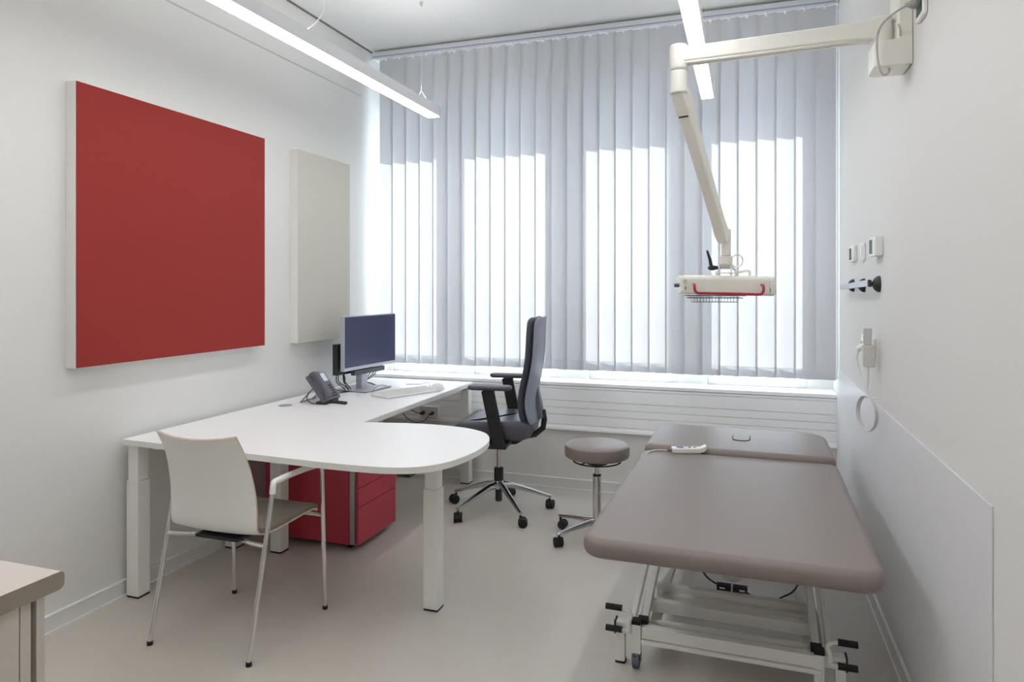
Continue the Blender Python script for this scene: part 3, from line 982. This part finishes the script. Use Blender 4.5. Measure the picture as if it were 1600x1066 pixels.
# vertical stub, swivel collar
m = MB()
hz = 1.445
jx, jy = 2.668, 3.262
jl = L_(jx, jy, 0)
m.slab([(jl.x + q[0], jl.y + q[1]) for q in rrect(-0.021, -0.021, 0.021, 0.021, 0.010, 4)], 1.578 - 2.21, 1.70 - 2.21, 0.006, 3)
m.build('vertical_stub', M_CREAM, arm)
MB().lathe([(0.024, 1.535 - 2.21), (0.029, 1.542 - 2.21), (0.029, 1.572 - 2.21), (0.024, 1.578 - 2.21)], (jl.x, jl.y, 0), 28).build('swivel_collar', M_CREAM, arm)
# head group in its own rotated frame
HR = Matrix.Rotation(math.radians(11), 3, 'Z')
def hd(x, y, z):
    v = HR @ Vector((x, y, 0))
    return Vector((jl.x + v.x, jl.y + v.y, z - 2.21))
m = MB()
hw, hd_ = 0.206, 0.085
prof_h = rrect(-hd_, -0.043, hd_, 0.043, 0.014, 4, (0.014, 0.014, 0.022, 0.022))
rings = []
for (x, k, zo) in ((-hw, 0.86, 0), (-hw + 0.006, 0.95, 0), (-hw + 0.02, 1.0, 0), (0.0, 1.0, 0), (hw - 0.034, 1.02, 0), (hw - 0.031, 0.99, 0), (hw - 0.028, 1.03, 0), (hw - 0.012, 1.0, 0), (hw - 0.002, 0.88, 0), (hw, 0.7, 0)):
    rings.append([hd(x - 0.0, 0.02 + q[0] * k, hz + q[1] * k - 0.004 * (x / hw)) for q in prof_h])
m.loft(rings)
head = m.build('device_head', M_CREAM, arm)
fy = 0.02 - hd_        # front face of the head in head coordinates
m = MB()
m.tube([hd(-0.148, fy + 0.004, hz + 0.004), hd(-0.150, fy - 0.020, hz + 0.002), hd(-0.150, fy - 0.030, hz - 0.012), hd(-0.148, fy - 0.030, hz - 0.024), hd(-0.138, fy - 0.030, hz - 0.033), hd(-0.12, fy - 0.030, hz - 0.035), hd(0.0, fy - 0.030, hz - 0.037), hd(0.118, fy - 0.030, hz - 0.040), hd(0.134, fy - 0.030, hz - 0.037), hd(0.142, fy - 0.030, hz - 0.026), hd(0.143, fy - 0.030, hz - 0.014), hd(0.143, fy - 0.020, hz), hd(0.141, fy + 0.004, hz + 0.001)], 0.0062, 12, smooth=3)
part(m.build('handle', M_REDPL, head), 'glossy red bar handle')
m = MB()
m.tube([hd(-hw - 0.022, 0.02, hz), hd(-hw - 0.018, 0.02, hz), hd(-hw - 0.003, 0.02, hz), hd(-hw + 0.005, 0.02, hz)], [0.006, 0.009, 0.009, 0.006], 14)
part(m.build('side_knob', M_GREYPL, head), 'grey side knob')
m = MB()
for k in range(3):
    for c_ in range(2):
        p = hd(-0.196 + 0.009 * c_, fy - 0.0004, hz + 0.022 - 0.007 * k)
        q = hd(-0.190 + 0.009 * c_, fy - 0.0004, hz + 0.022 - 0.007 * k)
        m.bar(p, q, 0.001, 0.002)
m.bar(hd(-0.186, fy - 0.0004, hz - 0.004), hd(-0.186, fy - 0.0004, hz - 0.020), 0.004, 0.001)
m.bar(hd(0.178, fy - 0.003, hz - 0.012), hd(0.178, fy - 0.003, hz - 0.030), 0.003, 0.001)
m.build('markings', M_GREYPL, head)
# bracket, clamp lever
m = MB()
for x in (-0.030, 0.022):
    m.bar(hd(x, 0, hz + 0.044), hd(x, 0, hz + 0.094), 0.007, 0.036, 0.001, ref=(0, 1, 0))
m.bar(hd(-0.045, 0, hz + 0.056), hd(0.046, 0, hz + 0.056), 0.045, 0.004, 0.001)
for x in (-0.042, 0.044):
    m.tube([hd(x, -0.01, hz + 0.04), hd(x, -0.01, hz + 0.064)], 0.006, 10)
m.build('yoke', M_WMETAL, head)
MB().tube([hd(-0.04, 0, hz + 0.079), hd(0.024, 0, hz + 0.079)], 0.0055, 12).tube([hd(-0.03, 0, hz + 0.088), hd(0.02, 0, hz + 0.088)], 0.003, 8).build('clamp_bolt', M_CHROME, head)
m = MB()
m.tube([hd(-0.080, 0, hz + 0.079), hd(-0.074, 0, hz + 0.079), hd(-0.058, 0, hz + 0.080), hd(-0.045, 0, hz + 0.080), hd(-0.036, 0, hz + 0.080)], [0.003, 0.010, 0.012, 0.009, 0.008], 14)
m.tube([hd(-0.064, 0, hz + 0.082), hd(-0.072, -0.005, hz + 0.12), hd(-0.085, -0.01, hz + 0.158)], [0.0085, 0.007, 0.0045], 12)
part(m.build('clamp_lever', M_PHONEDK, head), 'dark clamp lever')
MB().tube([hd(0.022, 0, hz + 0.125), hd(0.050, 0, hz + 0.140), hd(0.072, 0, hz + 0.122), hd(0.068, 0, hz + 0.094), hd(0.045, 0, hz + 0.083), hd(0.02, 0, hz + 0.098)], 0.003, 8, smooth=5).tube([hd(0.026, 0, hz + 0.085), hd(0.05, 0, hz + 0.062), hd(0.075, 0, hz + 0.063), hd(0.092, 0, hz + 0.066), hd(0.103, 0, hz + 0.060), hd(0.103, 0, hz + 0.042)], 0.0055, 10, smooth=4).build('device_cable', M_CREAM, head)
# wire basket hanging under the head
m = MB()
zb_ = hz - 0.043
yb0, yb1 = -0.04, 0.07
def rect_loop(x0, x1, y0, y1, z, r):
    return m.tube([hd(x0, y0, z), hd(x1, y0, z), hd(x1, y1, z), hd(x0, y1, z), hd(x0, y0, z)], r, 6)
rect_loop(-0.178, 0.078, yb0, yb1, zb_ - 0.004, 0.0020)
rect_loop(-0.168, 0.068, yb0 + 0.004, yb1 - 0.004, zb_ - 0.014, 0.0018)
rect_loop(-0.150, 0.048, yb0 + 0.02, yb1 - 0.02, zb_ - 0.033, 0.0011)
for k in range(15):
    x = -0.145 + 0.188 * k / 14
    m.tube([hd(x, yb0, zb_ - 0.004), hd(x, yb0 + 0.012, zb_ - 0.022), hd(x, yb0 + 0.02, zb_ - 0.033), hd(x, yb1 - 0.02, zb_ - 0.033), hd(x, yb1, zb_ - 0.004)], 0.0008, 5)
for x in (-0.165, 0.062):
    m.tube([hd(x, 0.0, zb_ - 0.004), hd(x, 0.0, zb_ + 0.006)], 0.0012, 5)
part(m.build('wire_basket', mat('basket_steel', (120, 122, 130), 0.4, 0.5), head), 'small wire basket')
# cables at the wall bracket
m = MB()
m.tube([L_(3.268, 2.565, 2.372), L_(3.235, 2.60, 2.366), L_(3.20, 2.64, 2.345), L_(3.185, 2.655, 2.315), L_(3.182, 2.66, 2.27), L_(3.187, 2.66, 2.21), L_(3.198, 2.66, 2.175), L_(3.212, 2.665, 2.172), L_(3.226, 2.70, 2.190), L_(3.236, 2.74, 2.213)], 0.0035, 10, smooth=5)
m.tube([L_(3.238, 2.755, 2.388), L_(3.252, 2.735, 2.380), L_(3.256, 2.705, 2.36), L_(3.258, 2.685, 2.33), L_(3.26, 2.694, 2.31)], 0.0035, 8, smooth=4)
part(m.build('mains_cable', mat('grey_cable', (178, 178, 176), 0.5), arm), 'grey mains cable')

# ------------------------------------------------------------------ outlets and fittings on the right wall
def plate(m, y0, y1, z0, z1, d, mi=0, bev=0.004):
    m.box(RX - d, y0, z0, RX, y1, z1, bev, 2, mi)
    return m


t = thing('wall_outlet', 'white outlet high on the right wall holding the device plug', 'outlet', (RX, 2.54, 2.36))
MB().box(-0.014, -0.052, -0.052, 0, 0.052, 0.052, 0.006).build('cover_plate', M_WPLAST, t)
part(MB().box(-0.016, -0.036, -0.036, -0.0138, 0.036, 0.036, 0.002).build('socket_insert', M_GREEN, t), 'dark green insert')
pl = thing('mains_plug', 'grey mains plug in the outlet high on the right wall', 'plug', (RX - 0.016, 2.54, 2.362))
MB().tube([(0, 0, 0), (-0.004, 0, 0), (-0.018, 0.006, 0.0), (-0.028, 0.014, 0.004), (-0.032, 0.022, 0.008)], [0.018, 0.019, 0.014, 0.008, 0.005], 16).build('plug_body', mat('plug_grey', (150, 150, 150), 0.5), pl)


def double_outlet(y0, d, label):
    t = thing('wall_socket', label, 'socket', (RX, y0 + 0.075, 1.612), 0, 'sockets in a row on the right wall')
    m = MB()
    m.box(-d, -0.075, -0.042, 0, 0.075, 0.042, 0.004)
    m.build('cover_plate', M_WPLAST, t)
    for yy in (0.012, 0.050):
        part(MB().box(-d - 0.002, yy - 0.011, -0.031, -d + 0.001, yy + 0.011, 0.031, 0.001).build('socket_insert', M_GREEN, t), 'dark green connector')
    MB().box(-d - 0.002, -0.064, -0.028, -d + 0.001, -0.022, 0.028, 0.001).build('rocker', M_WPLAST, t)
    return t


double_outlet(3.238, 0.030, 'right wall socket box with green connectors nearest the camera')
double_outlet(3.945, 0.018, 'right wall socket plate with green connectors nearest the window')
t = thing('light_switch', 'small white switch between the two green-fitted socket plates', 'switch', (RX, 3.72, 1.610))
MB().box(-0.012, -0.04, -0.042, 0, 0.04, 0.042, 0.004).build('cover_plate', M_WPLAST, t)
MB().box(-0.016, -0.022, -0.028, -0.011, 0.022, 0.028, 0.002).build('rocker', M_WPLAST, t)

# equipment rail with black domes
t = thing('equipment_rail', 'pale metal equipment rail on black dome mounts on the right wall', 'rail', (RX, 3.8, 1.45))
MB().bar((-0.038, -0.47, 0.006), (-0.038, 0.47, -0.016), 0.010, 0.028, 0.001).build('rail_bar', mat('rail_silver', (196, 200, 212), 0.3, 0.6), t)
for y in (-0.44, -0.09, 0.26):
    dome = [(0.034 * math.cos(PI / 2 * k / 8), -0.030 * math.sin(PI / 2 * k / 8)) for k in range(8)] + [(0.004, -0.030)]
    if y < -0.4:
        m = MB().lathe([(0.036, 0.0)] + [(r * 1.05, h) for r, h in dome], (0, y - 0.045, 0.0), 24, 'x')
        m.tube([(-0.022, y - 0.045, 0.0), (-0.040, y - 0.035, 0.004)], 0.007, 10)
        m.box(-0.046, y - 0.052, -0.012, -0.032, y - 0.028, 0.018, 0.002)
    else:
        m = MB().lathe(dome, (0, y, -0.005), 24, 'x').tube([(-0.02, y, -0.003), (-0.034, y, -0.003)], 0.006, 10)
    part(m.build('dome_mount', M_PHONEDK, t), 'black dome mount')

# lower socket with charger and cable coil
t = thing('socket_strip', 'white socket plate low on the right wall behind the charger', 'socket', (RX, 3.56, 1.165))
m = MB().box(-0.016, -0.16, -0.042, 0, 0.16, 0.042, 0.004)
m.build('cover_plate', M_WPLAST, t)
for y in (0.115, 0.045, -0.03):
    sck = MB().lathe([(0.030, 0.0), (0.030, -0.006), (0.026, -0.0115), (0.010, -0.012)], (-0.008, y, 0), 24, 'x').build('socket', M_WPLAST, t)
    MB().lathe([(0.004, -0.0145), (0.004, -0.0125)], (-0.0065, y - 0.009, 0.006), 10, 'x').lathe([(0.004, -0.0145), (0.004, -0.0125)], (-0.0065, y + 0.009, 0.006), 10, 'x').lathe([(0.003, -0.0145), (0.003, -0.0125)], (-0.0065, y, -0.010), 10, 'x').build('socket_holes', M_BLACK, sck)
t = thing('charger', 'white plug-in charger holding a handpiece on the right wall', 'charger', (RX - 0.016, 3.335, 1.165))
MB().box(-0.050, -0.020, -0.075, 0.0, 0.020, 0.020, 0.006).build('body', mat('warm_white_plastic', (214, 211, 204), 0.4), t)
part(MB().slab(rrect(-0.046, -0.015, -0.012, 0.015, 0.010, 5), 0.020, 0.095, 0.006, 3).build('handpiece', mat('pale_grey_plastic', (206, 206, 206), 0.35), t), 'pale grey handpiece')
MB().tube([(-0.002, 0.150, -0.005), (-0.035, 0.150, -0.005), (-0.045, 0.150, -0.012), (-0.048, 0.150, -0.03)], [0.019, 0.018, 0.012, 0.004], 16).build('plug', M_WPLAST, t)
m = MB()
ringc = Vector((-0.030, -0.035, -0.272))
u = Vector((-0.36, 0.93, 0)).normalized()
m.tube([(-0.025, 0.0, -0.07), (-0.028, -0.012, -0.12), (-0.032, -0.02, -0.17), (-0.034, -0.035, -0.202)], 0.0025, 8, smooth=5)
m.tube([(-0.044, 0.150, -0.03), (-0.046, 0.165, -0.06), (-0.036, 0.12, -0.12), (-0.032, 0.03, -0.18), (-0.034, -0.02, -0.20)], 0.002, 8, smooth=5)
for k in range(4):
    rr = 0.071 + 0.0025 * (k % 2)
    off = Vector((-0.93, -0.36, 0)) * (0.0040 * k)
    m.tube([ringc + off + u * (rr * math.cos(a)) + Vector((0, 0, rr * 1.02 * math.sin(a))) for a in (2 * PI * q / 36 for q in range(36))], 0.0026, 8, closed=True)
m.build('cable_coil', M_CABLE, t)
MB().tube([(0.010, -0.05, -0.204), (-0.045, -0.04, -0.204), (-0.048, -0.04, -0.196)], 0.003, 8).build('cable_hook', M_WPLAST, t)

# outlet on the cladding under the window
t = thing('double_outlet', 'white double outlet with dark plugs on the cladding below the windows', 'outlet', (0.487, 4.760, 0.49))
MB().box(-0.077, -0.045, -0.042, 0.077, 0.0, 0.042, 0.004).build('cover_box', M_WPLAST, t)
for x in (-0.036, 0.036):
    MB().lathe([(0.027, 0.0), (0.027, -0.003), (0.022, -0.0035), (0.022, -0.0005)], (x, -0.045, 0), 24, 'y').build('socket', M_WPLAST, t)
m = MB()
for x in (-0.040, 0.034):
    m.tube([(x, -0.046, -0.004), (x, -0.075, -0.006), (x - 0.012, -0.085, -0.008)], [0.013, 0.012, 0.006], 12)
part(m.build('plugs', M_PHONEDK, t), 'dark mains plugs')
part(MB().tube([(-0.05, -0.085, -0.008), (-0.11, -0.085, 0.01), (-0.17, -0.075, 0.035), (-0.26, -0.05, 0.06), (-0.33, -0.05, 0.14)], 0.0035, 8, smooth=5).tube([(0.022, -0.085, -0.008), (-0.01, -0.09, -0.055), (-0.09, -0.085, -0.075), (-0.17, -0.075, -0.045), (-0.25, -0.06, 0.03), (-0.31, -0.05, 0.12)], 0.003, 8, smooth=5).build('mains_cable', M_CABLEDK, t), 'dark mains cable')

# ------------------------------------------------------------------ monitor
mo = thing('monitor', 'silver-framed computer monitor with dark blank screen on the desk', 'monitor', (0.27, 4.15, DZ + 0.0005), math.radians(-5))
m = MB().slab(rrect(-0.135, -0.155, 0.125, 0.150, 0.008, 4), 0.004, 0.011, 0.001, 2)
bp_ = part(m.build('base_plate', M_SILVER, mo), 'flat silver base plate')
part(MB().slab(rrect(-0.133, -0.153, 0.123, 0.148, 0.008, 4), 0.0, 0.004).build('base_pad', M_RUBBER, bp_), 'dark pad under the base')
m = MB().slab(rrect(-0.045, -0.035, 0.005, 0.035, 0.006, 3), 0.009, 0.40, 0.0)
m.build('stand_column', M_SILVER, mo)
part(MB().box(-0.035, 0.0352, 0.02, -0.005, 0.037, 0.14, 0.0).build('column_slot', M_BLACK, mo), 'dark cable slot')
sx0 = 0.048
m = MB().box(sx0 - 0.030, -0.284, 0.150, sx0, 0.312, 0.510, 0.003)
fr_ = m.build('screen_housing', M_SILVER, mo)
MB().box(sx0 - 0.001, -0.277, 0.172, sx0 + 0.0012, 0.305, 0.503).build('screen', M_SCREEN, fr_)
MB().box(sx0 - 0.060, -0.14, 0.24, sx0 - 0.030, 0.14, 0.44, 0.01).build('rear_housing', M_BLACK, fr_)
pc = thing('mini_computer', 'flat black mini computer mounted behind the monitor', 'computer', (0.245, 4.155, 0.846), math.radians(-5))
MB().box(-0.022, -0.285, 0.012, 0.020, 0.16, 0.215, 0.004).build('case', M_BLACK, pc)
MB().box(0.030, -0.16, 0.0, 0.062, 0.19, 0.032, 0.003).box(0.018, -0.10, 0.012, 0.034, 0.10, 0.028).build('dock', mat('dock_grey', (74, 76, 82), 0.45), pc)
for (a, b, c_) in ((-0.27, -0.21, 0.0), (-0.25, -0.18, 0.01), (-0.20, -0.17, 0.02), (-0.19, -0.15, 0.0)):
    MB().tube([(0.0, a, 0.015), (0.01, a - 0.01, -0.03), (0.02, b - 0.02, -0.07), (0.0, b + 0.03, -0.095)], 0.0035, 8, smooth=5).build('cable', M_BLACK, pc)
MB().tube([(0.0, -0.2, 0.015), (0.01, -0.20, -0.015), (0.01, -0.20, -0.03)], 0.007, 10).build('connector', M_BLACK, pc)
for a in (0.06, 0.10, 0.13):
    MB().tube([(0.02, a + 0.03, 0.012), (0.0, a + 0.02, -0.03), (-0.02, a - 0.03, -0.06), (-0.03, 0.0, -0.08)], 0.003, 8, smooth=5).build('cable', M_BLACK, pc)
MB().tube([(-0.02, -0.02, -0.075), (0.0, 0.08, -0.08), (0.03, 0.14, -0.1055), (0.04, 0.17, -0.1065)], 0.004, 8, smooth=5).build('cable', M_BLACK, pc)
cab = MB().tube([(0.255, 4.03, DZ + 0.0035), (0.23, 3.96, DZ + 0.0035), (0.19, 3.85, DZ + 0.0035), (0.17, 3.76, DZ + 0.0035), (0.20, 3.66, DZ + 0.0035)], 0.0035, 8, smooth=5).build('phone_line', M_CABLEDK)
tag(cab, 'dark cable on the desk running from phone to monitor', 'cable')

# ------------------------------------------------------------------ keyboard, mouse
kb = thing('keyboard', 'flat pale keyboard on the desk in front of the monitor', 'keyboard', (0.640, 4.065, DZ), math.radians(-24))
m = MB()
m.extrude_profile([(-0.085, 0.002), (0.085, 0.002), (0.090, 0.006), (0.088, 0.010), (-0.078, 0.024), (-0.085, 0.020)], 'y', -0.225, 0.225)
m.build('case', M_WPLAST, kb)
m = MB()
for r in range(6):
    for c_ in range(20):
        x = -0.068 + 0.0255 * r
        y = -0.212 + 0.0214 * c_
        zt = 0.0235 - (x + 0.078) * 0.0843
        m.box(x, y, zt - 0.002, x + 0.022, y + 0.0185, zt + 0.0022, 0.0012, 1)
part(m.build('keys', mat('key_white', (222, 221, 216), 0.5), kb), 'rows of white keys')
ms = thing('computer_mouse', 'white computer mouse beside the keyboard', 'mouse', (0.735, 4.345, DZ), math.radians(-20))
rings = []
for k in range(9):
    a = k / 8 * PI / 2
    rings.append([(0.055 * math.cos(a) * math.cos(t) , 0.034 * math.cos(a) * math.sin(t), 0.002 + 0.036 * math.sin(a)) for t in (2 * PI * q / 24 for q in range(24))] if k < 8 else [(0.004 * math.cos(t), 0.003 * math.sin(t), 0.0385) for t in (2 * PI * q / 24 for q in range(24))])
MB().loft(rings).build('body', M_WPLAST, ms)
m = MB().tube([(-0.05, 0, 0.006), (-0.10, 0.02, 0.004), (-0.16, 0.06, 0.02), (-0.22, 0.04, 0.004), (-0.30, -0.02, 0.003)], 0.0018, 6, smooth=6)
m.build('cable', M_GREYPL, ms)
part(MB().tube([(-0.095, -0.10, 0.006), (-0.14, -0.15, 0.003), (-0.20, -0.12, 0.02), (-0.24, -0.02, 0.035), (-0.27, 0.06, 0.003)], 0.0018, 6, smooth=6).build('cable', M_GREYPL, kb), 'thin grey cable')

# ------------------------------------------------------------------ telephone (local +x faces the user)
ph = thing('desk_telephone', 'dark grey desk telephone with tilted display on a folding stand', 'telephone', (0.285, 3.60, DZ + 0.0005), math.radians(5))
TA = math.radians(52)      # tilt of the slab
RotY = Matrix.Rotation(TA, 3, 'Y')
def pt(u, v, w_):
    """u up the slab, v sideways, w out of the face"""
    b = Vector((0.085, 0, 0.012))
    return b + Vector((-math.cos(TA) * u, v, math.sin(TA) * u)) + Vector((math.sin(TA) * w_, 0, math.cos(TA) * w_))
def pbox(m, u0, u1, v0, v1, w0, w1, bev=0.003):
    b = bmesh.new()
    bmesh.ops.create_cube(b, size=1.0)
    for q in b.verts:
        q.co = Vector(((u0 + u1) / 2 + q.co.x * (u1 - u0), (v0 + v1) / 2 + q.co.y * (v1 - v0), (w0 + w1) / 2 + q.co.z * (w1 - w0)))
    if bev:
        bmesh.ops.bevel(b, geom=list(b.edges), offset=bev, segments=2, affect='EDGES', profile=0.5)
    for q in b.verts:
        q.co = pt(*q.co)
    m._merge(b)
    return m
pbox(MB(), 0.0, 0.192, -0.095, 0.095, -0.012, 0.016, 0.006).build('body', M_PHONE, ph)
m = MB()
for (u, w_, r) in ():
    pass
hpts = [(0.012, 0.030), (0.030, 0.042), (0.070, 0.048), (0.110, 0.050), (0.150, 0.048), (0.178, 0.042), (0.194, 0.030)]
rings = []
for i, (u_, w_) in enumerate(hpts):
    hw_ = (0.024, 0.026, 0.021, 0.019, 0.021, 0.026, 0.022)[i]
    th = (0.014, 0.018, 0.012, 0.011, 0.012, 0.018, 0.014)[i]
    rings.append([pt(u_, -0.068 + q[0], w_ + q[1]) for q in rrect(-hw_, -th, hw_, th, 0.008, 3)])
hs = MB().loft(rings)
hs.build('handset', M_PHONE, ph)
part(pbox(MB(), 0.126, 0.184, -0.025, 0.078, 0.015, 0.018, 0.001).build('display', M_LCD, ph), 'pale glossy display')
m = MB()
pbox(m, 0.108, 0.122, -0.012, 0.012, 0.015, 0.0185, 0.001)
for r in range(5):
    for c_ in range(4):
        pbox(m, 0.014 + 0.018 * r, 0.026 + 0.018 * r, -0.030 + 0.026 * c_, -0.010 + 0.026 * c_, 0.015, 0.019, 0.001)
part(m.build('keypad', M_PHONEDK, ph), 'dark keys')
m = MB()
for v in (-0.07, 0.07):
    m.bar(pt(0.115, v, -0.014), (-0.085, v, 0.004), 0.014, 0.007, 0.002)
m.bar((-0.085, -0.07, 0.006), (-0.085, 0.07, 0.006), 0.012, 0.006, 0.002)
part(m.build('stand', mat('stand_silver', (150, 152, 156), 0.4, 0.5), ph), 'silver folding stand')
MB().box(0.03, -0.095, 0.0, 0.10, 0.06, 0.016, 0.004).build('front_foot', M_PHONEDK, ph)
cord = MB()
pts_ = []
for k in range(90):
    t_ = k / 89
    a = k * 1.15
    pts_.append((0.10 + 0.115 * t_, -0.03 - 0.03 * t_ + 0.008 * math.cos(a), 0.010 + 0.008 * math.sin(a)))
cord.tube(pts_, 0.0026, 6)
cord.tube([(-0.02, -0.085, 0.07), (-0.03, -0.09, 0.03), (0.01, -0.095, 0.006), (0.08, -0.08, 0.006), (0.10, -0.03, 0.010)], 0.003, 8, smooth=4)
part(cord.build('coiled_cord', M_PHONEDK, ph), 'dark coiled cord')

# ------------------------------------------------------------------ counter cabinet in the near left corner
ct = thing('counter_cabinet', 'low counter cabinet with taupe worktop in the near left corner', 'cabinet', (0.60, 0.72, 0))
ox2, oy2 = 0.60, 0.72
m = MB()
m.box(0.014 - ox2, 0.20 - oy2, 0.0, 1.140 - ox2, 1.168 - oy2, 0.706, 0.001)
m.build('body', M_CABBODY, ct)
for a, b in ((0.203, 0.68), (0.683, 1.140)):
    dr = MB().box(1.141 - ox2, a - oy2, 0.06, 1.160 - ox2, b - oy2, 0.700, 0.002).build('door', M_CABBODY, ct)
    MB().tube([(1.164 - ox2, a - oy2 + 0.05, 0.55), (1.178 - ox2, a - oy2 + 0.05, 0.555), (1.178 - ox2, a - oy2 + 0.05, 0.665), (1.164 - ox2, a - oy2 + 0.05, 0.67)], 0.004, 8).build('handle', M_ALU, dr)
MB().box(1.12 - ox2, 1.142 - oy2, 0.0, 1.160 - ox2, 1.168 - oy2, 0.700, 0.002).build('stile', M_CABBODY, ct)
MB().box(0.014 - ox2, 1.182 - oy2, 0.0, 1.158 - ox2, 1.203 - oy2, 0.700, 0.002).build('end_panel', M_CABBODY, ct)
b = MB()
pf = rrect(0.18 - oy2, 0.706, 1.236 - oy2, 0.750, 0.012, 5, (0.004, 0.015, 0.013, 0.004))
b.extrude_profile(pf, 'x', 0.014 - ox2, 1.18 - ox2)
wo = b.build('worktop', [M_COUNTER, M_COUNTEREDGE], ct, smooth=50)
for p in wo.data.polygons:
    if abs(p.normal.x) > 0.6:
        p.material_index = 1
